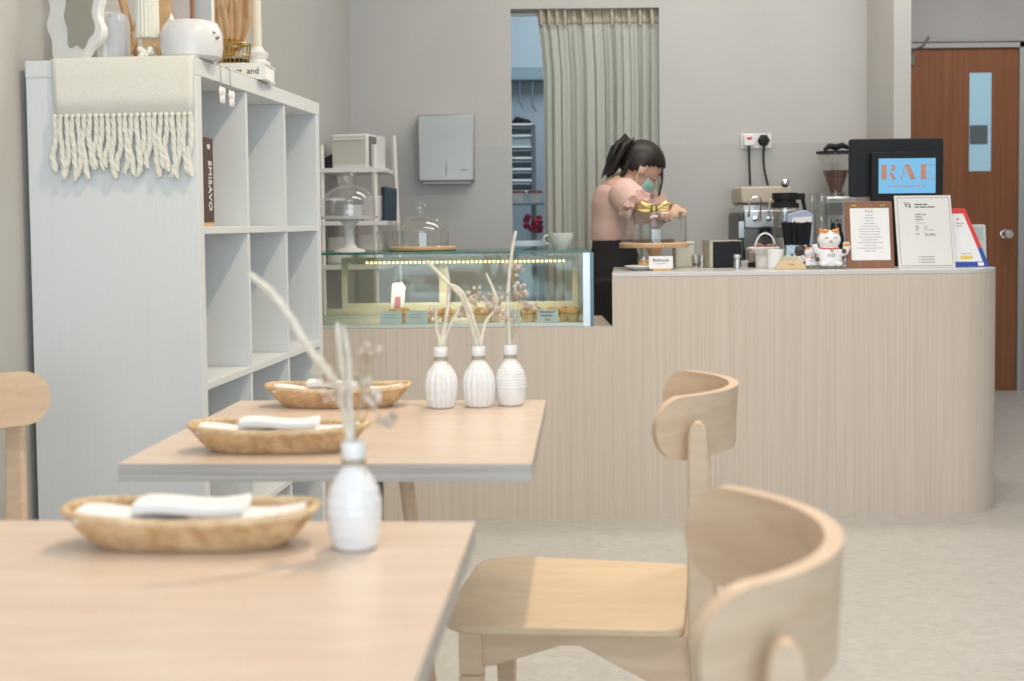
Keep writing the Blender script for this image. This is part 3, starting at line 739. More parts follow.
for x in (-.02, .06, .14): MB().tube([(x, -.08, kz3-.011), (x, -.08, kz3-.12-.3*abs(x)), (x+.02, -.08, kz3-.16-.3*abs(x))], .006, 6).build('hook', M['kgrey'], t)

# ------------------------------------------------------------------ socket and plugs
p = at(756, 141, BY-.01)
t = thing('wall_socket', 'white double wall socket above the coffee machine', 'socket', (p.x, BY-.0065, p.z))
MB().box(-.073, .073, -.009, 0, -.036, .036).build('plate', M['white_gloss'], t, bevel=.003)
for q, (dx, mtn, px0, lb_) in enumerate(((-.038, 'white_gloss', 745, 'white plug with a red mark and grey cord in the left socket'), (.034, 'black', 762, 'black plug with a curved black cord in the right socket'))):
    k = thing('power_plug', lb_, 'plug', (p.x+dx, BY-.0065-.0095, p.z+.002), 0, 'plugs')
    if q: MB().lathe([(.029, 0), (.03, .012), (.022, .032), (.0, .036)], 6, Tm(rx=R(90))).build('plug_body', M[mtn], k)
    else:
        MB().box(-.026, .026, -.034, 0, -.026, .028).build('plug_body', M[mtn], k, bevel=.004)
        MB().box(-.012, .012, -.0352, -.0345, .002, .014).build('red_mark', M['red'], k)
    e = at(750 if q == 0 else 768, 186, 6.24)
    P0 = Vector((0, -.02, -.026)); P1 = Vector((e.x-(p.x+dx), -.05, e.z-p.z))
    pts = []
    for i in range(13):
        u = i/12; b = .025*math.sin(u*PI)*(1 if q else .15)
        pts.append((P0.x+(P1.x-P0.x)*(u if not q else u**2)-b*0.3, P0.y+(P1.y-P0.y)*u, P0.z+(P1.z-P0.z)*u))
    MB().tube(pts, .0055, 6).build('cord', M['black'], k, smooth=True)

# ------------------------------------------------------------------ back worktop with coffee machine, grinder
t = thing('back_worktop', 'low back worktop under the coffee machine', 'worktop')
bz = .915
MB().box(.86, XR-.005, 5.66, BY-.008, 0, bz-.03).build('cabinet', M['reed'], t)
MB().box(.85, XR-.003, 5.64, BY-.0075, bz-.0295, bz).build('top', M['ctop'], t, bevel=.002)
p = at(762, 250, 5.98); 
W_ = .17
t = thing('espresso_machine', 'steel espresso machine with a tan top tray and twin levers', 'coffee machine', (p.x, 5.88, bz+.0005))
zt3 = at(760, 210, 5.85).z-bz; ztop = at(760, 188, 5.85).z-bz
MB().box(-.10, .16, .05, .30, 0, zt3+.03).build('body', M['steel'], t, bevel=.008)
MB().box(-.10, .16, -.0, .05, zt3-.08, zt3+.0).build('group_panel', M['steel'], t, bevel=.006)
MB().box(-.10, .16, -.03, .05, 0, .05).build('drip_tray', M['steel_dark'], t, bevel=.003)
MB().box(-.105, .165, .045, .049, .051, zt3-.081).build('splash_plate', M['steel_dark'], t)
MB().box(-.13, -.101, -.02, .25, 0, zt3-.01).build('side_panel', mat('graphite', (.06, .065, .065), .4), t, bevel=.012)
MB().box(-.128, -.104, -.024, -.0205, .10, zt3-.05).build('side_window', M['steel'], t)
MB().box(-.11, .12, .02, .28, zt3+.031, ztop+.008).build('cup_tray', mat('tan_box', (.56, .49, .40), .5), t, bevel=.009)
for x in (-.03, .06):
    MB().tube([(x+(-.05), -.02, zt3-.03), (x-.05, -.03, zt3+.04), (x-.03, -.03, zt3+.06), (x, -.03, zt3+.055), (x, -.025, zt3-.05)], .004, 8).build('steam_pipe', M['chrome'], t, smooth=True)
for x in (-.05, .01, .07): MB().lathe([(.014, 0), (.012, .012), (0, .013)], 16, Tm(x, -.001, zt3-.04, rx=R(90))).build('dial', M['chrome'], t, smooth=True)
for x in (.0,): MB().lathe([(.022, 0), (.026, -.02), (.024, -.035), (0, -.036)], 20, Tm(x, .01, zt3-.081)).tube([(x, -.005, zt3-.10), (x, -.10, zt3-.115)], [.008, .012], 8).build('portafilter', M['black'], t, smooth=True)
p = at(785, 215, 5.72)
t = thing('press_pot', 'glass plunger coffee pot with a black lid and round metal knob', 'coffee pot', (at(785, 215, 5.73).x, 5.73, bz+.0005))
zk = at(788, 184, 5.73).z-bz
z1_ = at(788, 208, 5.73).z-bz; z2_ = at(788, 193, 5.73).z-bz
MB().lathe([(0, .004), (.050, .004), (.052, .0), (.054, .002), (.054, z1_), (.052, z1_), (.050, .008)], 32, cap=False).build('glass_body', M['glass_thin'], t, smooth=True)
MB().lathe([(.056, 0), (.057, .002), (.057, .10), (.056, .10)], 32, cap=False).build('steel_sleeve', M['steel'], t, smooth=True)
MB().lathe([(0, z1_), (.060, z1_), (.060, z1_+.018), (.048, z1_+.024), (.048, z1_+.035), (.056, z1_+.038), (.056, z2_), (0, z2_)], 32).build('lid', M['black'], t, smooth=True)
MB().box(.05, .085, -.02, .02, z2_-.03, z2_-.002).tube([(.075, 0, z2_-.02), (.09, 0, z1_-.02), (.085, 0, .05)], .009, 8).build('handle', M['black'], t, bevel=.004)
MB().tube([(0, 0, z2_), (0, 0, zk)], .003, 8).ball((0, 0, zk+.005), .021, 16, 10).build('plunger_knob', M['chrome'], t, smooth=True)
for q, px in enumerate((812, 822)):
    k = thing('glass_carafe', ['clear glass carafe behind the black straws', 'clear glass carafe with a spout left of the grinder'][q], 'carafe', (at(px, 215, 5.92-.14*q).x, 5.92-.14*q, bz+.0005), 0, 'carafes')
    hh = at(px, 194, 6.05).z-bz
    MB().lathe([(0, 0), (.055, 0), (.06, .02), (.052, hh*.6), (.03, hh*.85), (.035, hh)], 32, cap=False).build('glass', M['glass_thin'], k, smooth=True)
    MB().tube([(.033, 0, hh*.95), (.07, 0, hh*.9), (.078, 0, hh*.6), (.055, 0, hh*.45)], .005, 8).build('handle', M['glass_thin'], k, smooth=True)
for q, px in enumerate((832, 842)):
    k = thing('black_bottle', ['black bottle left of the grinder base', 'black bottle against the grinder base'][q], 'bottle', (at(px, 230, 5.70).x, 5.68+.07*q, bz+.0005), 0, 'black bottles')
    MB().lathe([(0, 0), (.02, 0), (.021, .10), (.012, .13), (.010, .16), (0, .165)], 20).build('bottle', M['black'], k, smooth=True)
    MB().lathe([(0, .1655), (.011, .1655), (.011, .18), (0, .181)], 16).build('cap', M['steel_dark'], k, smooth=True)
gx = at(840, 200, 6.05).x
t = thing('coffee_grinder', 'coffee grinder with a bean-filled glass hopper and black lid', 'grinder', (gx, 6.13, bz+.0005))
gz = lambda y: at(840, y, 6.05).z-bz
MB().box(-.07, .08, -.10, .10, 0, gz(196)).build('body', M['steel'], t, bevel=.012)
MB().lathe([(.0, gz(196)), (.04, gz(196)), (.04, gz(193)), (0, gz(193))], 24).build('collar', M['steel_dark'], t, smooth=True)
MB().lathe([(.03, gz(193)), (.032, gz(190)), (.085, gz(158)), (.086, gz(153))], 36, cap=False).build('hopper', M['glass_thin'], t, smooth=True)
MB().lathe([(0, gz(193)+.002), (.028, gz(193)+.002), (.029, gz(189)), (.060, gz(170)), (0, gz(169))], 32).build('beans', M['bean'], t, smooth=True)
MB().lathe([(0, gz(153)), (.09, gz(153)), (.09, gz(150.5)), (0, gz(150))], 36).build('lid', M['black'], t, smooth=True)
MB().tube([(-.055, 0, gz(149)), (-.03, 0, gz(145)), (.0, 0, gz(146.5)), (.03, 0, gz(144.5)), (.06, 0, gz(147))], [.008, .014, .016, .014, .01], 10).build('lid_cloth', M['black'], t, smooth=True)
MB().tube([(-.08, -.08, gz(205)), (-.12, -.09, gz(207))], .005, 6).box(-.075, .0, -.13, -.101, gz(215), gz(203)).build('dosing_spout', M['steel_dark'], t)

# ------------------------------------------------------------------ on the service counter
cz = ctz+.0005
def C_(px, Y): return at(px, 268, Y).x
# glass cake drum on a wooden pedestal
ky = 5.12; s = ky/F
t = thing('cake_drum', 'flat-topped glass cake cover on a wooden pedestal with a gold bow', 'cake stand', (at(654, 240, ky).x, ky, cz))
zb_ = at(654, 247.5, ky).z-cz; zt_ = at(654, 242.5, ky).z-cz; zg = at(654, 212, ky).z-cz
MB().lathe([(0, 0), (.045, 0), (.045, .006), (.022, .016), (.019, .05), (.028, zb_-.01), (.04, zb_), (0, zb_)], 30).build('pedestal', M['oak'], t, smooth=True)
MB().lathe([(0, zb_), (.134, zb_), (.137, zb_+.004), (.137, zt_-.004), (.133, zt_), (0, zt_)], 56).build('board', M['oak'], t, smooth=True)
cloche(t, .127, zg-zt_, zt_+.0005, flat=True, knob=False)
MB().lathe([(0, zt_+.001), (.075, zt_+.001), (.085, zt_+.012), (.082, zt_+.012), (.072, zt_+.005), (0, zt_+.005)], 36).build('inner_plate', M['steel_dark'], t, smooth=True)
k = MB()
for sg in (-1, 1):
    k.tube([(0, 0, zg+.008), (sg*.02, -.008, zg+.022), (sg*.05, -.004, zg+.036), (sg*.072, .004, zg+.028), (sg*.062, .012, zg+.010), (sg*.03, .01, zg+.006), (0, .004, zg+.008)], .006, 8, flat=1.6)
k.build('bow_handle', M['gold'], t, smooth=True)
MB().lathe([(0, zg+.001), (.014, zg+.001), (.017, zg+.012), (.014, zg+.026), (.006, zg+.03)], 16).build('bow_knot', M['gold'], t, smooth=True)
# saucer with small glass
t = thing('small_plate', 'small white plate at the left end of the service counter', 'plate', (C_(641, 4.97), 4.975, cz))
MB().lathe([(0, 0), (.03, 0), (.035, .004), (.064, .017), (.062, .0185), (.034, .008), (0, .006)], 40).build('dish', M['porcelain'], t, smooth=True)
t = thing('dessert_glass', 'small glass of golden dessert on the small white plate', 'glass', (C_(644, 4.975), 4.975, cz+.0085))
MB().lathe([(0, .002), (.019, .002), (.019, 0), (.021, 0), (.026, .042), (.0245, .042), (.020, .004)], 28, cap=False).build('glass', M['glass_thin'], t, smooth=True)
MB().lathe([(0, .0045), (.018, .0045), (.0215, .03), (0, .034)], 24).build('dessert', M['bakes'], t, smooth=True)
t = thing('name_card', 'white tent card with handwritten word in a wooden foot', 'card', (C_(661, 4.915), 4.915, cz), rot=(R(-6), 0, 0))
MB().box(-.045, .045, 0, .002, .008, .055).build('card', M['paper'], t)
MB().box(-.030, .036, -.005, .012, .0, .0078).build('foot', M['block'], t)
text('Basbousa', .0165, 'lettering', M['ink'], t, (0, -.0005, .040))
MB().box(-.02, .02, -.0008, -.0002, .026, .0275).build('second_line', M['ink_grey'], t)
t = thing('cream_canister', 'cream square canister behind the wooden pedestal', 'canister', (C_(683, 5.32), 5.32, cz), R(5))
MB().box(-.038, .038, -.038, .038, 0, .090).build('body', mat('cream_tin', (.66, .65, .52), .4), t, bevel=.004)
MB().box(-.039, .039, -.039, .039, .0905, .104).build('lid', mat('cream_tin_lid', (.70, .69, .57), .4), t, bevel=.004)
for q, (px, lb_) in enumerate(((696, 'small clear shot glass with a dark drop beside the canister'), (703, 'small clear shot glass next to the black box'))):
    t = thing('shot_glass', lb_, 'glass', (C_(px, 5.2), 5.2+.02*q, cz), 0, 'shot glasses')
    MB().lathe([(0, .004), (.014, .004), (.014, 0), (.016, 0), (.02, .05), (.0185, .05), (.0145, .006)], 24, cap=False).build('glass', M['glass_thin'], t, smooth=True)
    if q == 0: MB().lathe([(0, .0065), (.0135, .0065), (.0145, .018), (0, .018)], 20).build('coffee', M['bean'], t)
t = thing('black_box', 'black box with a beige side on the service counter', 'box', (C_(722, 5.22), 5.22, cz), R(6))
MB().box(-.052, .062, -.06, .06, 0, .100).build('body', mat('box_black', (.016, .018, .024), .6, spec=.25), t, bevel=.003)
MB().box(-.066, -.0525, -.06, .06, 0, .104).build('side_board', mat('box_beige', (.50, .48, .38), .6), t, bevel=.001)
MB().box(-.066, .064, -.061, .061, .1045, .108).build('lid', mat('box_beige2', (.46, .44, .37), .6), t)
t = thing('metal_shaker', 'little steel shaker in front of the black box', 'shaker', (C_(737, 5.03), 5.03, cz))
MB().lathe([(0, 0), (.013, 0), (.012, .04), (.0, .041)], 20).build('body', M['steel'], t, smooth=True)
MB().lathe([(0, .0415), (.014, .0415), (.015, .052), (.010, .056), (0, .057)], 20).build('cap', M['chrome'], t, smooth=True)
t = thing('glass_box_tray', 'small brown and beige packet lying behind the white jug', 'packet', (C_(757, 5.2), 5.2, cz), R(-6))
MB().box(-.035, .055, -.03, .03, .0, .018).build('base', M['black'], t, bevel=.002)
MB().box(-.033, .053, -.028, .028, .0185, .062).build('packet', mat('packet_rose', (.40, .30, .26), .5), t, bevel=.004)
t = thing('lace_basket', 'white lace-edged basket with a hooped handle and brown fill', 'basket', (C_(764, 5.10), 5.10, cz))
MB().lathe([(0, .055), (.03, .05), (.042, .066), (.06, .078), (.058, .082), (.04, .074), (0, .068)], 48, rfn=lambda r, z, a: r*(1+.05*math.cos(12*a)*(1 if z > .07 else 0))).build('lace_rim', M['white_matte'], t, smooth=True)
MB().lathe([(0, 0), (.032, 0), (.034, .05), (0, .05)], 28).build('body', M['white_matte'], t, smooth=True)
bb = MB()
for i in range(22): bb.ball((random.uniform(-.036, .036), random.uniform(-.03, .03), .082+random.uniform(-.004, .006)), .009, 7, 5)
bb.build('brown_fill', mat('sugar_brown', (.30, .16, .12), .6), t, smooth=True)['kind'] = 'stuff'
MB().tube([(.005+.038*math.cos(a), 0, .080+.055*math.sin(a)) for a in [PI*i/16 for i in range(17)]], .0035, 8).build('hoop_handle', M['white_gloss'], t, smooth=True)
t = thing('milk_jug', 'white fluted jug in front of the lace basket', 'jug', (C_(775, 4.99), 4.985, cz))
MB().lathe([(0, 0), (.030, 0), (.033, .01), (.031, .05), (.034, .075), (.032, .075), (.028, .05), (0, .01)], 48, cap=False, rfn=lambda r, z, a: r*(1+.02*math.cos(14*a))).build('jug', M['porcelain'], t, smooth=True)
t = thing('straw_holder', 'glass box holding black straws', 'straw holder', (C_(797, 5.10), 5.10, cz))
g_ = MB().box(-.048, .048, -.035, -.032, .004, .088).box(-.048, .048, .032, .035, .004, .088).box(-.048, -.045, -.032, .032, .004, .088).box(.045, .048, -.032, .032, .004, .088)
g_.build('glass_walls', M['glass_thin'], t)
MB().box(-.048, .048, -.035, .035, 0, .0035).build('base', M['black'], t)
MB().lathe([(.021, 0), (.021, .002), (0, .002)], 20, Tm(.006, -.0355, .026, rx=R(90))).box(-.015, .027, -.0372, -.0355, .006, .026).build('white_tag', M['paper'], t)
st = None
for i in range(64):
    x0_ = random.uniform(-.036, .036); y0_ = random.uniform(-.022, .022); k = x0_*.62+random.uniform(-.004, .004)
    b = Vector((x0_, y0_, .006)); e = Vector((x0_+k, y0_*1.2, .176+random.uniform(-.006, .004)))
    s_ = MB().tube([b, e], .0034, 8).build('black_straw', M['black'])
    s_.location = (C_(797, 5.10), 5.10, cz); tag(s_, 'black drinking straw standing in the glass box', 'straw', 'black straws in the glass box')
t = thing('napkin_pack', 'pale blue packet behind the black straws', 'packet', (C_(797, 5.3), 5.28, cz), R(4))
MB().prism([(-.05, 0), (.055, 0), (.06, .205), (.03, .225), (.0, .22), (-.045, .208)], -.012, .012, 'y').build('packet', mat('pale_lilac_blue', (.42, .48, .66), .5), t, bevel=.003)
MB().prism([(-.03, .17), (.05, .17), (.052, .20), (-.028, .195)], -.0135, -.0125, 'y').build('packet_label', M['paper'], t)
t = thing('wooden_sign_block', 'pale wooden wedge sign in front of the straws', 'sign', (C_(791, 4.93), 4.935, cz))
MB().prism([(-.056, 0), (.056, 0), (.056, .005), (.040, .033), (-.040, .033), (-.056, .005)], -.012, .014, 'y').build('wedge', M['palewood'], t, bevel=.001)
MB().prism([(-.032, .034), (.030, .034), (.026, .050), (-.028, .050)], 0, .012, 'y').build('back_card', mat('straw_card', (.60, .56, .44), .6), t)
text('RAE', .012, 'lettering', M['copper_ink'], t, (0, -.0128, .018))
# waving cat figurines
def cat(loc, sc, label, big=True):
    t = thing('cat_figurine', label, 'figurine', loc, 0, None); t.scale = (sc,)*3
    b = MB().lathe([(0, 0), (.046, 0), (.052, .008), (.052, .03), (.044, .06), (.036, .078), (0, .08)], 28, Tm()@Matrix.Diagonal((1, .8, 1, 1)))
    b.build('body', M['porcelain'], t, smooth=True)
    MB().ball((0, -.004, .102), .043, 24, 16, (1.05, .85, .88)).build('head', M['porcelain'], t, smooth=True)
    for sg in (-1, 1):
        MB().prism([(sg*.014, .130), (sg*.040, .118), (sg*.036, .150)], -.010, .004, 'y').build('ear', M['orange'], t, bevel=.003)
        MB().ball((sg*.028, -.036, .010), .016, 12, 8, (1.1, 1.2, .7)).build('paw', M['porcelain'], t, smooth=True)
    MB().tube([(.040, -.01, .050), (.058, -.018, .055), (.064, -.022, .075), (.060, -.024, .092)], [.016, .014, .015, .012], 12).build('raised_arm', M['porcelain'], t, smooth=True)
    MB().tube([(-.040, -.01, .055), (-.056, -.018, .065), (-.060, -.02, .085)], [.014, .013, .011], 12).build('lowered_arm', M['porcelain'], t, smooth=True)
    MB().ball((.063, -.026, .083), .014, 10, 8, (1, 1, .7)).ball((-.018, -.022, .137), .014, 10, 6, (1, .8, .5)).ball((.018, -.022, .137), .013, 10, 6, (1, .8, .5)).build('orange_patches', M['orange'], t, smooth=True)
    MB().ball((.052, -.030, .058), .010, 8, 6).ball((-.05, -.026, .028), .009, 8, 6).build('dark_patches', M['bean'], t, smooth=True)
    MB().tube([(.037*math.cos(a), .03*math.sin(a), .071-.004*math.sin(-a)) for a in [i*2*PI/28 for i in range(28)]], .0042, 8, closed=True).build('red_collar', M['red'], t, smooth=True)
    MB().ball((.004, -.036, .063), .006, 10, 8).build('bell', M['gold'], t, smooth=True)
    f = MB()
    for sg in (-1, 1):
        f.tube([(sg*.017-.006, -.0395, .108), (sg*.017, -.0408, .112), (sg*.017+.006, -.0395, .108)], .0012, 5)
        f.tube([(sg*.004-.004, -.041, .094), (sg*.004, -.0415, .092), (sg*.004+.004, -.041, .094)], .001, 5)
    for x in (-.012, -.004, .004, .012): f.tube([(x, -.0418, .050), (x, -.0435, .036)], .001, 5)
    f.build('painted_lines', M['ink'], t)
    MB().ball((0, -.042, .099), .0035, 8, 6).build('nose', M['orange'], t, smooth=True)
    return t
cat((C_(829, 4.96), 4.965, cz+.009), .98, 'large white beckoning cat figurine with orange ears and red collar')
cat((C_(810.5, 4.975), 4.98, cz+.009), .50, 'small white and orange cat figurine left of the large one')
k = MB().box(-.075, .075, -.04, .045, 0, .008).build('figurine_tray', mat('olive_tray', (.22, .21, .16), .4), bevel=.001); k.location = (C_(825, 4.965), 4.965, cz)
tag(k, 'flat olive grey tray under the cat figurines', 'tray')

# clipboard menu
def board(name, label, cat_, x0, y0, x1, y1, Y, lean, th, mt, rz=0):
    p0 = at(x0, y1, Y); p1 = at(x1, y0, Y)
    t = thing(name, label, cat_, ((p0.x+p1.x)/2, Y, cz), rot=(-R(lean), 0, rz))
    w_ = p1.x-p0.x; h_ = (p1.z-cz)/math.cos(R(lean))
    return t, w_, h_
t, w_, h_ = board('menu_clipboard', 'walnut clipboard menu propped beside the cat figurine', 'menu', 847.5, 201, 895, 270, 4.96, 9, .01, None)
MB().prism(rrect(-w_/2, w_/2, 0, h_, .004), 0, .012, 'y').build('board', M['walnut'], t, bevel=.001)
MB().box(-w_/2+.017, w_/2-.014, -.0012, -.0003, .030, h_-.026).build('menu_sheet', M['paper'], t)
for x in (-w_/2+.032, w_/2-.038): MB().box(x-.010, x+.010, -.004, -.0002, h_-.021, h_-.013).build('clip', M['gold'], t, bevel=.001)
text('RAE', .015, 'menu_title', M['ink_pink'], t, (.0, -.0018, h_-.038), sx=1.2)
mm = MB()
for i in range(14):
    z = h_-.055-.0105*i; n = .018+.032*abs(math.sin(i*1.7)) if i > 3 else .014+.006*(i % 2)
    mm.box(-n, n, -.0017, -.0013, z, z+.0018)
mm.build('menu_lines', M['ink_grey'], t)
# white frame sign
t, w_, h_ = board('notice_board', 'white notice panel with thin dark border on the service counter', 'sign', 897.5, 195, 954.5, 269.5, 4.935, 7, .01, None)
MB().prism([(-w_/2-.004+.0, h_), (-w_/2+.006, 0), (w_/2+.006, 0), (w_/2-.004, h_)], 0, .006, 'y').build('panel', M['white_matte'], t, bevel=.0006)
def sk(x, z): return (x-.0*z, z)
b_ = MB(); e = .010
def line(a, b, wd, m_):
    a = Vector((a[0], a[1])); b = Vector((b[0], b[1])); d = (b-a).normalized(); n = Vector((-d.y, d.x))*wd/2
    m_.prism([tuple(a-n), tuple(b-n), tuple(b+n), tuple(a+n)], -.0009, -.0002, 'y')
cs_ = [(-w_/2+.006, h_-.008), (-w_/2+.015, .008), (w_/2-.003, .008), (w_/2-.012, h_-.008)]
for i in range(4): line(cs_[i], cs_[(i+1) % 4], .0015, b_)
b_.build('border_line', M['ink_grey'], t)
text('Va', .030, 'logo', M['ink'], t, (-.062, -.0009, h_-.036), sx=.9)
nl = MB(); nl2 = MB()
def words(mb, x, z, ws, hh):
    for w1 in ws: mb.box(x, x+w1, -.0009, -.0002, z, z+hh); x += w1+.004
words(nl2, -.035, h_-.036, (.028, .016), .004); words(nl2, -.035, h_-.046, (.016, .024, .028), .004)
for i, ws in enumerate(((.022, .014), (.024,), (.028,))): words(nl, -.033, h_-.074-.010*i, ws, .004)
words(nl, -.033, h_-.106, (.034,), .0015)
for z, ws in ((.118, (.010,)), (.125, (.012,)), (.133, (.010,)), (.148, (.014,))): words(nl, -.033, h_-z-.0, ws, .0028); words(nl, -.0, h_-z, ws+((.02,) if z > .13 else ()), .0025)
words(nl, .0, h_-.153, (.044,), .0025)
for z in (.036, .026, .016): words(nl, -.025, z+.004, (.004, .052), .0028)
nl.build('small_print', M['ink_grey'], t); nl2.build('heading_print', M['ink'], t)
# red / blue sign
t, w_, h_ = board('payment_sign', 'red and blue edged white sign leaning behind the white notice panel', 'sign', 938, 208, 988, 269, 4.97, 8, .01, None)
qx = lambda px: at(px, 250, 4.97).x-t.location.x
tr = [(qx(938), 0), (qx(989), 0), (qx(974), h_*.40), (qx(967), h_*1.0), (qx(938), h_)]
pr_ = [(qx(936), 0), (qx(989.5), 0), (qx(967.5), h_), (qx(936), h_)]
MB().prism(pr_, 0, .005, 'y').build('panel', M['paper'], t)
MB().prism([(qx(936), h_-.020), (qx(966), h_-.020), (qx(968), h_), (qx(936), h_)], -.0010, -.0002, 'y').prism([(qx(967.5), h_-.001), (qx(963.5), h_-.001), (qx(978.5), h_*.32), (qx(982.8), h_*.32)], -.0015, -.0003, 'y').build('red_band', M['red'], t)
MB().prism([(qx(978.5), h_*.32), (qx(982.8), h_*.32), (qx(989.5), 0), (qx(985), 0)], -.0014, -.0002, 'y').box(qx(955), qx(988.5), -.0012, -.0003, .0, .020).build('blue_band', M['blue'], t)
MB().box(qx(961), qx(973), -.0012, -.0003, .030, .043).build('yellow_pill', M['yellow'], t, bevel=.0003)
MB().box(qx(978), qx(984), -.0020, -.0013, .004, .017).build('white_tile', M['paper'], t)
words(nl := MB(), qx(962), .050, (.02, .014), .002); nl.build('small_print', M['ink_grey'], t)
words(nl := MB(), qx(958), h_-.045, (.012,), .008); words(nl, qx(958), h_-.06, (.03,), .004); words(nl, qx(958), h_-.07, (.024,), .004); nl.build('rose_print', M['ink_pink'], t)
t = thing('grey_card', 'pale grey rounded card standing behind the red and blue sign', 'card', (at(977, 250, 5.03).x, 5.035, cz), rot=(-R(6), 0, 0))
MB().prism(rrect(-.036, .040, 0, .162, .010), 0, .004, 'y').build('card', mat('card_pale_grey', (.60, .62, .61), .4), t)
MB().box(-.03, .030, -.0008, -.0002, .10, .15).build('card_print', mat('card_print_grey', (.45, .50, .50), .5), t)

# POS terminal
ky = 5.22
p0 = at(850, 197, ky); p1 = at(943, 138, ky)
t = thing('till_monitor', 'black till monitor seen from behind with a lit blue customer screen', 'monitor', ((p0.x+p1.x)/2, ky, cz))
w2 = (p1.x-p0.x)/2; za = p0.z-cz; zb2 = p1.z-cz
MB().prism(rrect(-w2, w2, za, zb2, .010), .0, .028, 'y', Tm(rz=R(-2))).build('rear_casing', mat('till_black', (.020, .022, .025), .55, spec=.25), t, bevel=.004)
MB().lathe([(.085, 0), (.08, .008), (0, .008)], 36, Tm(.01, -.0005, (za+zb2)/2-.02, rx=R(90))).build('hinge_disc', M['black'], t, smooth=True)
MB().box(-.02, .055, -.02, .05, .012, za+.02).build('stand_neck', M['black'], t, bevel=.006)
MB().box(-.10, .12, -.09, .10, 0, .0115).build('stand_base', M['black'], t, bevel=.004)
q0 = at(872, 201, ky-.05); q1 = at(942, 151.5, ky-.05)
lx0 = q0.x-t.location.x; lx1 = q1.x-t.location.x; lz0 = q0.z-cz; lz1 = q1.z-cz
sd = MB().prism(rrect(lx0, lx1, lz0, lz1, .006), -.05, -.012, 'y').build('customer_display', M['black'], t, bevel=.002)
s0 = at(878.5, 193.5, ky-.05); s1 = at(935.5, 158, ky-.05); sx0 = s0.x-t.location.x; sx1 = s1.x-t.location.x; sz0 = s0.z-cz; sz1 = s1.z-cz
MB().box(sx0, sx1, -.0515, -.0503, sz0, sz1).build('lit_screen', M['screen'], sd)
cop = mat('copper_letters', (.42, .20, .12), .5, emit=(.50, .26, .16), es=.45)
sw = sx1-sx0; sh = sz1-sz0
def SX(u): return sx0+sw*u
def SZ(v_): return sz0+sh*v_
lt = MB()
def poly(pts): lt.prism([(SX(a), SZ(b)) for a, b in pts], -.0524, -.0516, 'y')
B0, T0 = .39, .83
poly([(.05, B0), (.14, B0), (.14, T0), (.05, T0)])                       # R stem
poly([(.20, .63), (.24, .62), (.29, .68), (.30, .74), (.27, .81), (.22, T0), (.20, T0), (.235, .78), (.24, .70)])
poly([(.20, .62), (.24, .58), (.31, B0), (.245, B0), (.195, .56)])
poly([(.46, T0), (.54, T0), (.655, B0), (.565, B0)])                     # A thick stroke
poly([(.46, T0), (.475, T0), (.40, B0), (.385, B0)])
poly([(.38, B0), (.43, B0), (.43, B0+.02), (.38, B0+.02)])
poly([(.43, .55), (.52, .55), (.515, .57), (.435, .57)])
poly([(.74, B0), (.83, B0), (.83, T0), (.74, T0)])                       # E
poly([(.83, T0-.02), (.955, T0-.02), (.955, T0), (.83, T0)]); poly([(.945, T0-.12), (.955, T0-.12), (.955, T0), (.945, T0)])
poly([(.83, B0), (.975, B0), (.975, B0+.02), (.83, B0+.02)]); poly([(.965, B0), (.975, B0), (.975, B0+.14), (.965, B0+.14)])
poly([(.83, .61), (.91, .61), (.91, .625), (.83, .625)]); poly([(.905, .56), (.913, .56), (.913, .68), (.905, .68)])
lt.build('rae_letters', cop, sd)
tg2 = MB(); xx = .16
for w1 in (.05, .03, .09, .05, .11, .07, .10, .06):
    tg2.box(SX(xx), SX(xx+w1*.8), -.0522, -.0516, SZ(.19), SZ(.225)); xx += w1+.015
tg2.build('screen_tagline', cop, sd)

# ------------------------------------------------------------------ dining tables
def table(name_label, corners, z, th=.026, legs=True):
    cx = sum(p.x for p in corners)/4; cy_ = sum(p.y for p in corners)/4
    ang = math.atan2(corners[1].y-corners[0].y, corners[1].x-corners[0].x)
    t = thing('dining_table', name_label, 'table', (cx, cy_, 0), ang)
    w2 = (corners[1]-corners[0]).length/2; h2 = (corners[3]-corners[0]).length/2
    return t, w2, h2
def tabletop(t, w2, h2, z, th=.026):
    MB().box(-w2, w2, -h2, h2, z-.0015, z).build('tabletop', M['table'], t)
    MB().box(-w2, w2, -h2, h2, z-th, z-.0016).build('tabletop_edge', M['ply'], t)
TZ = .75
nl_ = onz(119.5, 463.5, TZ); nr_ = onz(533.5, 462.5, TZ); fr_ = onz(547.5, 400.5, TZ); fl_ = onz(243, 400.5, TZ)
print('mid table', nl_, nr_, fr_, fl_)
t, w2, h2 = table('square pale ash dining table in the middle, carrying three small vases', [nl_, nr_, fr_, fl_], TZ)
t.location.x -= .003; t.rotation_euler.z -= R(.7)
tabletop(t, w2, h2, TZ)
MB().box(.004, .020, .05, .09, .02, TZ-.027).build('column', M['black_metal'], t, bevel=.002)
MB().box(-.18, .20, .0, .14, 0, .018).build('foot_plate', M['black_metal'], t, bevel=.004)
MB().tube([(.010, .045, TZ-.10), (-.02, .045, TZ-.035)], .008, 4).build('brace', M['frame_grey'], t)
for (xx, yy, dx, dy) in ((.022, h2-.06, .075, .0),):
    MB().tube([(xx, yy, TZ-.027), (xx+dx, yy+dy, 0)], [.016, .010], 10).build('wooden_leg', M['beech'], t, smooth=True)
nfr = onz(475.5, 521.8, TZ)
ang = R(-3.4)
t = thing('dining_table', 'pale ash dining table nearest the camera, in the lower left corner', 'table', (0, 0, 0), ang)
w2, h2 = .335, .33
Rz = Matrix.Rotation(ang, 3, 'Z')
cc = Vector((nfr.x, nfr.y, 0)) - Rz @ Vector((w2, h2, 0)); t.location = (cc.x, cc.y, 0)
tabletop(t, w2, h2, TZ)
MB().box(-.03, .03, -.03, .03, .02, TZ-.027).build('column', M['black_metal'], t, bevel=.002)
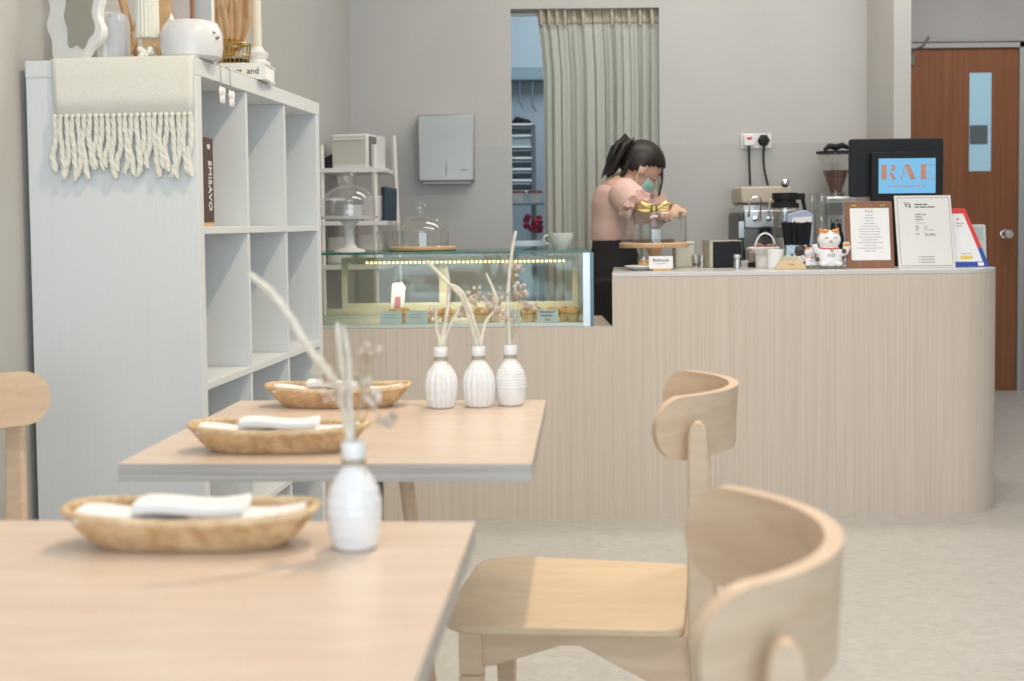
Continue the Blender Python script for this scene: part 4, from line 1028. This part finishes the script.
MB().box(-.20, .20, -.20, .20, 0, .018).build('foot_plate', M['black_metal'], t, bevel=.004)

# ------------------------------------------------------------------ chairs
def make_chair(label):
    t = thing('dining_chair', label, 'chair', (0, 0, 0), 0, 'curved-back beech chairs')
    # seat (front is -x)
    out = []
    fx, bx_, fwid, bwid, rr = -.215, .180, .226, .200, .07
    pts = [(fx, -fwid), (bx_, -bwid), (bx_, bwid), (fx, fwid)]
    for i in range(4):
        p = Vector(pts[i]); a = Vector(pts[i-1]); b = Vector(pts[(i+1) % 4]); r_ = .085 if i in (0, 3) else .028
        A = p+(a-p).normalized()*r_; B = p+(b-p).normalized()*r_
        for q in range(9):
            u = q/8; out.append(tuple(A*(1-u)**2+p*2*u*(1-u)+B*u*u))
    n = len(out); vs = []; fs = []
    rings = 7
    for lay, zb in ((0, .45), (1, .434)):
        for k in range(rings):
            s = 1-k/rings
            for x, y in out:
                dish = -.010*(1-s*s)
                vs.append((x*s, y*s, zb+dish-(.006 if lay == 0 and False else 0)))
        vs.append((0, 0, zb-.010))
    per = rings*n+1
    for lay in (0, 1):
        o = lay*per
        for k in range(rings-1):
            for i in range(n):
                j = (i+1) % n; fs.append((o+k*n+i, o+k*n+j, o+(k+1)*n+j, o+(k+1)*n+i))
        for i in range(n): fs.append((o+(rings-1)*n+i, o+(rings-1)*n+(i+1) % n, o+rings*n))
    for i in range(n): j = (i+1) % n; fs.append((i, j, per+j, per+i))
    MB().add(vs, fs).build('seat', M['beech_seat'], t, bevel=.004)
    # side rails: deep at the legs, shallow in the middle
    for sg in (-1, 1):
        o = [(-.165, .4335), (.185, .4335), (.195, .335), (.17, .335), (.015, .412), (-.015, .412), (-.125, .375), (-.165, .37)]
        yf = lambda x: sg*(.180 + (x+.165)*(-.004/.36))
        vs = [(a, yf(a)-.010, b) for a, b in o]+[(a, yf(a)+.010, b) for a, b in o]; m = len(o)
        fs = [tuple(range(m)), tuple(range(2*m-1, m-1, -1))]+[(i, (i+1) % m, m+(i+1) % m, m+i) for i in range(m)]
        MB().add(vs, fs).build('side_rail', M['beech'], t, bevel=.002)
        MB().prism([(-.182, sg*.164), (-.144, sg*.164), (-.144, sg*.198), (-.182, sg*.198)], .36, .4335).build('leg_block', M['beech'], t, bevel=.003)
        # front leg
        mb = MB(); a, b = Vector((-.163, sg*.181, .3595)), Vector((-.172, sg*.192, 0))
        vs = []
        for P, s_ in ((a, .019), (b, .012)):
            vs += [(P.x-s_, P.y-s_, P.z), (P.x+s_, P.y-s_, P.z), (P.x+s_, P.y+s_, P.z), (P.x-s_, P.y+s_, P.z)]
        mb.add(vs, [(3,2,1,0),(4,5,6,7),(0,1,5,4),(1,2,6,5),(2,3,7,6),(3,0,4,7)]).build('front_leg', M['beech'], t, bevel=.004)
        # rear post: floor to backrest, bent
        prof = [(0, .272, .011), (.25, .238, .016), (.40, .211, .021), (.47, .207, .021), (.58, .204, .018), (.70, .203, .016), (.755, .203, .015), (.772, .203, .011), (.780, .203, .004)]
        vs = []; fs = []
        for z, x, hw in prof:
            yo = sg*(.186+.014*min(1, z/.7)); 
            vs += [(x-hw, yo-.011, z), (x+hw, yo-.011, z), (x+hw, yo+.011, z), (x-hw, yo+.011, z)]
        for k in range(len(prof)-1):
            a = k*4
            for i in range(4): j = (i+1) % 4; fs.append((a+i, a+j, a+4+j, a+4+i))
        fs += [(3, 2, 1, 0), tuple(len(vs)-4+i for i in range(4))]
        MB().add(vs, fs).build('rear_post', M['beech'], t, bevel=.005, seg=3)
    for x, y0, nm in ((-.163, .1635, 'front_rail'), (.175, .165, 'rear_rail')):
        MB().box(x-.009, x+.009, -y0, y0, .375, .420).build(nm, M['beech'], t, bevel=.002)
    # backrest: bent ply hoop
    Rr = .235; xc = .258-Rr; am = R(61.5); N = 64; th = .016; vs = []; fs = []; K = 10
    L = Rr*am
    for i in range(N+1):
        a = am*math.sin((i/N-.5)*PI); s = abs(a)*Rr
        d = L-s; er = .050
        hf = 1.0 if d > er else math.sqrt(max(0.0, 1-((er-d)/er)**2))
        hh = .051*max(hf, .02)
        zc = .765
        lean = .05
        for side in (0, 1):
            r_ = Rr+(th/2 if side else -th/2)
            for k in range(K+1):
                z = -hh+2*hh*k/K
                rr_ = r_+lean*z
                vs.append((xc+rr_*math.cos(a), rr_*math.sin(a), zc+z))
    st_ = 2*(K+1)
    for i in range(N):
        A = i*st_; B = A+st_
        for k in range(K):
            fs.append((A+k, A+k+1, B+k+1, B+k)); fs.append((A+K+1+k, B+K+1+k, B+K+2+k, A+K+2+k))
        fs.append((A, B, B+K+1, A+K+1)); fs.append((A+K, A+2*K+1, B+2*K+1, B+K))
    for A in (0, N*st_):
        for k in range(K): fs.append((A+k, A+K+1+k, A+K+2+k, A+k+1))
    MB().add(vs, fs).build('backrest', M['beech'], t, bevel=.004, seg=3)
    return t
ch = make_chair('curved-back beech chair at the middle table, its seat fully in view')
ch.location = (.118, 2.25, 0); ch.rotation_euler = (0, 0, R(-9))
c2 = copy_tree(ch); c2.location = (.024, 1.180, 0); c2.rotation_euler = (0, 0, R(-7))
c2['label'] = 'curved-back beech chair nearest the camera, only its backrest in view'
c3 = copy_tree(ch); c3.location = (-.770, 2.31, 0); c3.rotation_euler = (0, 0, R(178))
c3['label'] = 'curved-back beech chair at the far left, beside the shelving unit end'

# ------------------------------------------------------------------ baskets with napkins
def super_oval(a, b, e=3.2, n=96):
    o = []
    for i in range(n):
        t_ = 2*PI*i/n; c, s = math.cos(t_), math.sin(t_)
        o.append((a*abs(c)**(2/e)*(1 if c >= 0 else -1), b*abs(s)**(2/e)*(1 if s >= 0 else -1)))
    return o
def make_basket():
    t = thing('rattan_basket', '', 'basket', (0, 0, 0), 0, 'oval rattan trays')
    def ring(u):   # u 0 base .. 1 rim
        a = .102+.030*u**.8; b = .038+.017*u**.8; z = .005+.026*u
        return super_oval(a, b, 2.7), z
    wv = MB()
    for k in range(8):
        u = k/7; o, z = ring(u); pts = []
        for i, (x, y) in enumerate(o):
            ph = (1 if (i//2 + k) % 2 else -1)*.0014
            l_ = math.hypot(x, y); zz = z + .006*u*(abs(x)/.132)**2
            pts.append((x*(1+ph/l_), y*(1+ph/l_), zz))
        wv.tube(pts, .0026, 5, closed=True)
    wv.build('woven_side', M['rattan'], t, smooth=True)
    stt = MB(); oa, za = ring(0); ob_, zb__ = ring(1)
    for i in range(0, 96, 2):
        stt.tube([(oa[i][0]*.98, oa[i][1]*.98, za), (ob_[i][0], ob_[i][1], zb__+.006*(abs(ob_[i][0])/.132)**2)], .0016, 4)
    stt.build('stakes', M['rattan_pale'], t)
    rm = MB()
    for q in range(3):
        pts = []
        for i, (x, y) in enumerate(super_oval(.1345, .0570, 2.7, 140)):
            a = i*2*PI/10+q*2*PI/3; l_ = math.hypot(x, y)
            pts.append((x*(1+.0024*math.cos(a)/l_), y*(1+.0024*math.cos(a)/l_), .0335+.006*(abs(x)/.132)**2+.0024*math.sin(a)))
        rm.tube(pts, .0026, 5, closed=True)
    rm.build('braided_rim', M['rattan_pale'], t, smooth=True)
    ob2, _ = ring(0)
    MB().prism([(x*.985, y*.985) for x, y in ob2], .003, .007).build('woven_base', M['rattan'], t)
    MB().tube([(x*.95, y*.95, .003) for x, y in ob2], .003, 6, closed=True).build('foot_ring', M['rattan'], t, smooth=True)
    return t
def napkin_mesh():
    vs = []; fs = []; nx, ny = 16, 6
    for lay in range(2):
        for i in range(nx+1):
            for j in range(ny+1):
                u = i/nx; v_ = j/ny
                z = .0035*math.sin(u*5+1)+.002*math.sin(v_*4+u*3)+(.012 if lay else 0)
                vs.append(((u-.5)*.116, (v_-.5)*.064, z))
    n = (nx+1)*(ny+1)
    for lay in range(2):
        for i in range(nx):
            for j in range(ny): a = lay*n+i*(ny+1)+j; fs.append((a, a+1, a+ny+2, a+ny+1))
    per = [i*(ny+1) for i in range(nx+1)]+[nx*(ny+1)+j for j in range(1, ny+1)]+[i*(ny+1)+ny for i in range(nx-1, -1, -1)]+[j for j in range(ny-1, 0, -1)]
    for i in range(len(per)): j = (i+1) % len(per); fs.append((per[i], per[j], n+per[j], n+per[i]))
    return MB().add(vs, fs)
bs = make_basket()
np_ = napkin_mesh().build('folded_napkin', M['paper'], smooth=True, bevel=.003)
bpos = []
for px, py, lb in ((184, 552, 'rattan tray of napkins on the nearest table'), (275, 454, 'rattan tray of napkins near the front edge of the middle table'), (336, 408.5, 'rattan tray of napkins at the back of the middle table')):
    p = onz(px, py, TZ); bpos.append((p.x, p.y+.036, lb))
for i, (x, y, lb) in enumerate(bpos):
    o = bs if i == 0 else copy_tree(bs)
    o.location = (x, y, TZ+.0005); o.rotation_euler = (0, 0, R((-3, -2, -3)[i])); o['label'] = lb
    for k, (dx, dy, dz, rz, ry) in enumerate(((-.062, -.001, .0235, 2, 3), (.062, .002, .0235, -3, -4), (.002, .0, .0355, 1, -1))):
        n_ = np_ if (i == 0 and k == 0) else np_.copy()
        if not (i == 0 and k == 0): C.objects.link(n_)
        n_.location = (x+dx, y+dy, TZ+dz); n_.rotation_euler = (0, R(ry), R(rz))
        tag(n_, 'folded white napkin, %s in the %s tray' % (('left of the lower two', 'right of the lower two', 'on top of the others')[k], ('nearest', 'middle', 'farthest')[i]), 'napkin', 'napkins in the rattan trays')

# ------------------------------------------------------------------ bottle vases
def make_vase(kind, label):
    t = thing('bottle_vase', label, 'vase', (0, 0, 0), 0, 'white bottle vases')
    pr = [(0, 0), (.020, 0), (.0235, .003), (.0275, .018), (.0295, .036), (.0290, .050), (.0255, .064), (.019, .076), (.0125, .085), (.0105, .090), (.0105, .094)]
    fine = []
    for i in range(len(pr)-1):
        for q in range(14): u = q/14; fine.append((pr[i][0]*(1-u)+pr[i+1][0]*u, pr[i][1]*(1-u)+pr[i+1][1]*u))
    fine.append(pr[-1])
    if kind == 'flute': rf = lambda r, z, a: r*(1+(.10*abs(math.cos(7*a))-.05)*min(1, max(0, (.082-z)/.02))) if r > .001 else r
    elif kind == 'ring': rf = lambda r, z, a: r+(.0007*math.sin(z*2*PI/.0050) if .035 < z < .07 else 0) if r > .001 else r
    elif kind == 'wrap': rf = lambda r, z, a: r+(.00015*math.sin(z*2*PI/.012)) if r > .001 else r
    MB().lathe(fine, 84, rfn=rf).build('body', M['porcelain'], t, smooth=True)
    MB().lathe([(.0105, .0945), (.0125, .0955), (.0130, .102), (.0130, .111), (.0118, .113), (.0095, .113), (.0085, .097)], 36, cap=False).build('collar', M['porcelain'], t, smooth=True)
    tw = MB()
    for z, r in ((.0895, .0122), (.0925, .0121)):
        tw.tube([(r*math.cos(a), r*math.sin(a), z+.0006*math.sin(3*a)) for a in [i*2*PI/24 for i in range(24)]], .0011, 6, closed=True)
    tw.tube([(.012, -.004, .091), (.015, -.008, .086), (.013, -.012, .080)], .0008, 5)
    tw.build('twine', M['twine'], t, smooth=True)
    return t
def place(t, px, py):
    p = onz(px, py, TZ); t.location = (p.x, p.y+.018, TZ+.0005); return t
v1 = place(make_vase('flute', 'fluted white bottle vase, leftmost of the three together on the middle table'), 441, 409)
v2 = place(make_vase('flute', 'fluted white bottle vase, centre one of the three together on the middle table'), 479, 408)
v3 = place(make_vase('ring', 'white bottle vase with fine rings, rightmost of the three together'), 511, 406.5)
v2.rotation_euler = (0, 0, .3)
v4 = place(make_vase('wrap', 'smooth white bottle vase alone on the nearest table'), 353, 552)
TB = TZ+.012
def twig(vase, tips, label, rad=.0042):
    """tips: pixel/depth-offset path above the vase mouth"""
    V = vase.location; Y = V.y
    base = Vector((V.x, V.y, V.z+.02))
    pts = [base]
    for (px, py, dy) in tips: pts.append(at(px, py, Y+dy))
    # resample smooth
    sm = []
    n = len(pts)
    for i in range(n-1):
        p0 = pts[max(i-1, 0)]; p1 = pts[i]; p2 = pts[i+1]; p3 = pts[min(i+2, n-1)]
        for q in range(5):
            u = q/5
            sm.append(.5*((2*p1)+(-p0+p2)*u+(2*p0-5*p1+4*p2-p3)*u*u+(-p0+3*p1-3*p2+p3)*u**3))
    sm.append(pts[-1]); m = len(sm)
    rr = [rad*(1-.35*i/m)*(1+.08*math.sin(i*1.9)) for i in range(m)]; rr[0] = rad*.5; rr[1] = rad*.7; rr[-1] = rad*.45
    o = MB().tube([p-base for p in sm], rr, 9).build('bleached_twig', M['twig'], smooth=True); o.location = base
    tag(o, label, 'twig', 'bleached twigs')
twig(v1, [(440, 346, 0), (437, 330, 0), (436, 305, -.01)], 'short bleached twig at the left of the leftmost vase of three')
twig(v1, [(442, 346, 0), (446, 320, .005), (449, 290, .01), (446, 268, .01)], 'upright bleached twig in the leftmost vase of three')
twig(v1, [(444, 346, 0), (450, 326, -.005), (460, 308, -.01)], 'right-leaning bleached twig in the leftmost vase of three', .0034)
twig(v2, [(477, 346, 0), (470, 322, 0), (462, 298, 0), (448, 283, .0), (427, 261, .01)], 'long bleached twig bending left from the centre vase of three', .0045)
twig(v2, [(480, 346, 0), (473, 318, -.01), (462, 292, -.015), (449, 284, -.015)], 'second left-leaning bleached twig in the centre vase of three', .004)
twig(v2, [(481, 346, 0), (486, 322, .01), (497, 303, .015), (486, 273, .02)], 'bleached twig leaning right from the centre vase of three', .0034)
twig(v3, [(510, 346, 0), (508, 310, 0), (509, 280, 0), (512, 252, 0), (516, 231, 0)], 'tall straight bleached twig in the rightmost vase of three', .004)
twig(v4, [(350, 440, 0), (343, 405, 0), (330, 375, 0), (307, 346, -.01), (292, 320, -.01), (272, 293, -.01), (249, 274, -.01)], 'long bleached branch reaching left from the lone near vase', .0052)
twig(v4, [(351, 440, 0), (347, 400, .01), (341, 360, .015), (337, 322, .02)], 'upright bleached twig in the lone near vase', .0035)
twig(v4, [(352, 440, 0), (350, 400, -.01), (349, 360, -.012), (343, 325, -.015)], 'bleached twig close beside the upright one in the lone near vase', .0035)
def sprig(vase, heads, label, n=26, spread=11, br=.0036):
    V = vase.location; base = Vector((V.x, V.y, V.z+.02)); Y = V.y
    t = thing('dried_flower_sprig', label, 'dried flowers', base, 0, 'dried blossom sprigs')
    stm = MB(); bl_ = MB()
    for (px, py, dy, sp) in heads:
        e = at(px, py, Y+dy)-base; mouth = Vector((0, 0, .098))
        mid = mouth.lerp(e, .55)+Vector((.004, 0, .006))
        stm.tube([(0, 0, 0), mouth, mid, e], .0009, 5)
        for i in range(n):
            d = Vector((random.gauss(0, 1), random.gauss(0, 1), random.gauss(0, .8)))*sp*Y/F*.55
            c = e+d
            stm.tube([mid.lerp(e, random.uniform(.4, 1)), c], .0005, 4)
            bl_.ball(c, br*random.uniform(.6, 1.15), 7, 5)
    stm.build('stems', M['twine'], t); b = bl_.build('blossoms', M['blossom'], t, smooth=True); b['kind'] = 'stuff'
sprig(v2, [(474, 296, .02, 10), (492, 310, .02, 8), (462, 312, .03, 7)], 'dried blossom sprig in the centre vase of three')
sprig(v3, [(520, 292, 0, 9), (528, 306, .01, 8), (497, 300, .02, 9), (514, 268, .02, 6), (506, 316, 0, 8)], 'dried blossom sprig in the rightmost vase of three')
sprig(v1, [(432, 313, .01, 6)], 'small dried blossom sprig in the leftmost vase of three', 12)
sprig(v4, [(368, 352, 0, 9), (322, 372, .01, 11), (375, 398, 0, 12), (335, 392, -.01, 12), (387, 420, 0, 8), (360, 378, 0, 10)], 'pale dried blossom sprig in the lone near vase', 18, br=.0034)

# ------------------------------------------------------------------ the barista
PYY = 5.68
def P(px, py, dy=0): return at(px, py, PYY+dy)
ORI = Vector((P(612, 300).x, PYY, 0))
per = thing('person', 'person in a pink puff-sleeve blouse and mask bending over the glass cake cover', 'person', ORI)
def Q(px, py, dy=0): return P(px, py, dy)-ORI
def ell_tube(mb, rings, n=24):
    """rings: (center, rx along x', ry along y) perpendicular frame from path tangent in xz-plane"""
    vs = []; fs = []; m = len(rings)
    for i, (c, ra, rb) in enumerate(rings):
        tng = (rings[min(i+1, m-1)][0]-rings[max(i-1, 0)][0]).normalized()
        a = Vector((0, 1, 0)).cross(tng).normalized(); b = Vector((0, 1, 0)); b = (b-tng*b.dot(tng)).normalized()
        for k in range(n):
            th_ = 2*PI*k/n; vs.append(c+a*math.cos(th_)*ra+b*math.sin(th_)*rb)
    for i in range(m-1):
        for k in range(n): l_ = (k+1) % n; fs.append((i*n+k, i*n+l_, (i+1)*n+l_, (i+1)*n+k))
    fs += [tuple(reversed(range(n))), tuple((m-1)*n+k for k in range(n))]
    return mb.add(vs, fs)
def remesh(o, v=.007, sm=6):
    m = o.modifiers.new('remesh', 'REMESH'); m.mode = 'VOXEL'; m.voxel_size = v; m.use_smooth_shade = True
    if sm: s_ = o.modifiers.new('smooth', 'SMOOTH'); s_.factor = .5; s_.iterations = sm
# key joints
HD = Q(640, 166)                       # head centre
nb = Q(626, 181); nt_ = Q(635, 171)
hipc = Q(614, 268); 
sN = Q(621, 190, -.15); sF = Q(627, 188, .15)
eN = Q(641, 212, -.24); eF = Q(662, 216, .06)
wN = at(650, 208, 5.27)-ORI; wF = at(676, 209.5, 5.27)-ORI
body = MB()
ell_tube(body, [(Q(613, 285), .10, .15), (hipc, .105, .155), (Q(612, 240), .082, .125), (Q(613, 222), .082, .128), (Q(614, 203), .088, .140), (Q(619, 190), .074, .142), (Q(623, 183), .055, .10), (nb, .047, .05), (nt_, .044, .045), (Q(638, 167), .045, .045)])
for sg in (-1, 1):
    hp_ = Vector((hipc.x, sg*.08, hipc.z-.03)); kn = Vector((hipc.x+.03, sg*.085, .48)); an = Vector((hipc.x-.01, sg*.085, .08))
    body.tube([hp_, (hp_+kn)/2, kn, (kn+an)/2, an], [.088, .075, .055, .052, .036], 16)
    body.tube([an+Vector((-.05, 0, -.045)), an+Vector((.02, 0, -.035)), an+Vector((.10, 0, -.055)), an+Vector((.15, 0, -.06))], [.03, .036, .03, .018], 12)
for s_, e_, w_p in ((sN, eN, wN), (sF, eF, wF)):
    body.tube([s_, s_.lerp(e_, .5), e_], [.046, .040, .034], 14)
    body.tube([e_, e_.lerp(w_p, .35), w_p], [.034, .033, .023], 14)
# hands with fingers
for w_p, sgn in ((wN, 1), (wF, -1)):
    d = Vector((.9 if sgn > 0 else -.35, -.9 if sgn < 0 else -.3, -.12)).normalized()
    side = Vector((0, 0, 1)).cross(d).normalized(); upv = d.cross(side).normalized()*-1
    if upv.z < 0: upv = -upv
    pc = w_p+d*.045
    body.tube([w_p, w_p+d*.03, pc, w_p+d*.078], [.022, .028, .034, .030], 12, flat=.45)
    for i, (o_, ln) in enumerate(((-.026, .062), (-.009, .070), (.009, .066), (.025, .052))):
        r0 = w_p+d*.072+side*o_
        p1_ = r0+d*ln*.45+side*o_*.15; p2_ = p1_+(d*.75-Vector((0, 0, .65)))*ln*.35; p3_ = p2_+(d*.2-Vector((0, 0, .95)))*ln*.28
        body.tube([r0-d*.02, r0, p1_, p2_, p3_], [.0085, .0088, .0082, .0076, .006], 9)
    th0 = w_p+d*.025+side*(-.022*sgn)
    body.tube([th0, th0+side*(-.022*sgn)+d*.018, th0+side*(-.032*sgn)+d*.042-Vector((0, 0, .01)), th0+side*(-.028*sgn)+d*.060-Vector((0, 0, .02))], [.012, .011, .0095, .007], 9)
# head in local frame: fwd +x tilted down 42 deg, seen slightly from behind
hd = Euler((0, R(40), R(14))).to_matrix()
def HP(x, y, z): return HD+hd @ Vector((x, y, z))
HM = Matrix.Translation(HD) @ hd.to_4x4()
body.ball((0, 0, .018), .088, 24, 16, (1.06, .84, 1.0), HM)
body.ball((.030, 0, -.045), .060, 20, 14, (1.0, .84, 1.1), HM)
body.ball((.058, 0, -.088), .026, 14, 10, (1, 1.1, .8), HM)
body.tube([(.083, 0, .004), (.098, 0, -.022), (.106, 0, -.038), (.09, 0, -.045)], [.008, .011, .014, .008], 10, M=HM)
for sg in (-1, 1): body.ball((.0, sg*.076, -.020), .026, 12, 10, (.75, .35, 1.15), HM)
bo = body.build('body', M['skin'], per, smooth=True); remesh(bo, .0052, 4)
for sg in (-1, 1):
    MB().ball((.076, sg*.031, -.006), .010, 12, 8, (1, 1, 1), HM).build('eyelid', M['skin'], per, smooth=True)
    MB().ball((.0835, sg*.032, -.008), .0050, 10, 8, (1, 1, 1), HM).build('lashes', M['hair'], per, smooth=True)
    MB().tube([(.084, sg*.018, .016), (.088, sg*.033, .021), (.079, sg*.048, .015)], .0024, 6, M=HM).build('eyebrow', M['hair'], per, smooth=True)
# mask
vs = []; fs = []
for i in range(13):
    for j in range(9):
        a = R(-66+132*i/12); zz = -.032-.066*j/8
        rx_ = .098+.014*math.sin(PI*j/8)-.022*(j/8); ry_ = .070-.016*(j/8)
        vs.append((.004+rx_*math.cos(a)+(.006 if abs(a) < .3 else 0), ry_*math.sin(a), zz))
for i in range(12):
    for j in range(8): a = i*9+j; fs.append((a, a+1, a+10, a+9))
mk = MB().add(vs, fs, HM).build('face_mask', M['mask'], per, smooth=True, solid=.003)
el = MB()
for sg in (-1, 1):
    el.tube([(.022, sg*.070, -.030), (.008, sg*.082, .0), (-.010, sg*.084, .004), (-.018, sg*.080, -.02), (.0, sg*.075, -.06), (.018, sg*.062, -.085)], .0017, 6, M=HM)
el.build('ear_loop', M['white_matte'], mk, smooth=True)
# hair cap
vs = []; fs = []; nu, nv = 40, 20
hr = MB()
def capR(a, b):
    x, y, z = math.sin(b)*math.cos(a), math.sin(b)*math.sin(a), math.cos(b)
    return Vector((x*.098, y*.082, z*.096+.016))
keep = {}
for j in range(nv+1):
    for i in range(nu):
        a = 2*PI*i/nu; b = PI*j/nv
        p = capR(a, b); keep[(i, j)] = len(vs); vs.append(p)
for j in range(nv):
    for i in range(nu):
        k = (i+1) % nu
        c = (capR(2*PI*i/nu, PI*j/nv)+capR(2*PI*k/nu, PI*(j+1)/nv))/2
        # hair where above a line from forehead to nape, excluding face/ear zone
        lim = .052 if c.x > .05 else (.0 if c.x > .0 else -.045-.25*(-c.x-.02))
        if c.x > .02: lim = .010+(c.x-.02)*.9
        if c.z > lim: fs.append((keep[(i, j)], keep[(k, j)], keep[(k, j+1)], keep[(i, j+1)]))
hr.add(vs, fs, HM)
hc = hr.build('hair', M['hair'], per, smooth=True, solid=.012)
bmx = bmesh.new(); bmx.from_mesh(hc.data); bmesh.ops.delete(bmx, geom=[v_ for v_ in bmx.verts if not v_.link_faces], context='VERTS'); bmesh.ops.recalc_face_normals(bmx, faces=bmx.faces); bmx.to_mesh(hc.data); bmx.free()
# ponytail: gathered at the crown, sweeps up and falls back to the nape
pt_ = MB(); random.seed(3)
for i in range(46):
    o1 = Vector((random.gauss(0, .010), random.gauss(0, .020), random.gauss(0, .010)))
    sp = random.uniform(.4, 1.0)
    a = Q(632, 152)+o1*.5; b = Q(627, 144)+o1*1.1+Vector((0, 0, random.uniform(-.01, .012))); c = Q(620, 151)+o1*1.5; d = Q(615, 162)+o1*1.5; e = Q(610-5*sp+3, 171+2*sp)+o1*1.1
    pt_.tube([a, a.lerp(b, .6)+Vector((0, 0, .006)), b, c, d, e], [.012, .014, .015, .014, .010, .002], 7)
pt_.tube([Q(630, 148), Q(632, 143), Q(634, 137.5)], [.013, .009, .002], 8).tube([Q(628, 147), Q(629, 142), Q(631, 139)], [.012, .008, .002], 8)
pt_.build('ponytail', M['hair'], per, smooth=True)
fr2 = MB()
for i in range(7):
    o = Vector((0, random.uniform(-.03, .03), 0)); fr2.tube([HP(.085, -.01*i+.03, .06), Q(661+i*.2, 165)+o, Q(662, 182)+o, Q(660-i*.4, 196)+o], [.004, .003, .002, .0008], 5)
fr2.build('loose_strands', M['hair'], per, smooth=True)
# blouse
bls = MB()
ell_tube(bls, [(Q(612, 241), .090, .133), (Q(612, 232), .094, .138), (Q(613, 220), .093, .140), (Q(613.5, 205), .098, .150), (Q(616, 196), .094, .156), (Q(618, 190.5), .080, .150)])
for s_, e_ in ((sN, eN), (sF, eF)):
    m1_ = s_.lerp(e_, .35); m2_ = s_.lerp(e_, .72)
    bls.tube([s_-(e_-s_)*.1, s_, m1_, m2_, s_.lerp(e_, .86)], [.05, .066, .072, .070, .045], 18)
bo2 = bls.build('blouse', M['pink'], per, smooth=True); remesh(bo2, .006, 5)
for s_, e_ in ((sN, eN), (sF, eF)):
    ax = (e_-s_).normalized(); u1 = ax.orthogonal().normalized(); u2 = ax.cross(u1)
    vs = []; fs = []; n = 40
    for k, (f_, r_) in enumerate(((.66, .066), (.76, .078), (.84, .060), (.88, .050), (.98, .066), (1.05, .058))):
        c = s_.lerp(e_, f_)
        for i in range(n):
            a = 2*PI*i/n; rr_ = r_*(1+.09*math.sin(9*a+k)+.03*math.sin(4*a)); vs.append(c+u1*rr_*math.cos(a)+u2*rr_*math.sin(a)+ax*.006*math.sin(7*a+k))
    for k in range(5):
        for i in range(n): j = (i+1) % n; fs.append((k*n+i, k*n+j, (k+1)*n+j, (k+1)*n+i))
    MB().add(vs, fs).build('sleeve_ruffle', M['pink'], per, smooth=True, solid=.003)
tr_ = MB()
ell_tube(tr_, [(Q(613, 300), .11, .165), (Q(614, 285), .118, .17), (Q(614.5, 268), .118, .168), (Q(614, 252), .102, .150), (Q(613, 243), .092, .137), (Q(613, 239), .090, .135)])
for sg in (-1, 1):
    hp_ = Vector((hipc.x, sg*.085, hipc.z-.04)); kn = Vector((hipc.x+.03, sg*.09, .48)); an = Vector((hipc.x-.01, sg*.09, .10))
    tr_.tube([hp_, (hp_+kn)/2, kn, (kn+an)/2, an], [.105, .098, .088, .082, .078], 18)
bo3 = tr_.build('trousers', M['trouser'], per, smooth=True); remesh(bo3, .008, 5)
for sg in (-1, 1):
    an = Vector((hipc.x-.01, sg*.085, .0))
    sh_ = MB(); vs = []; 
    sh_.prism([(x+an.x+.04, y+an.y) for x, y in super_oval(.135, .048, 2.6, 32)], 0, .055).build('shoe', M['black'], per, bevel=.012)
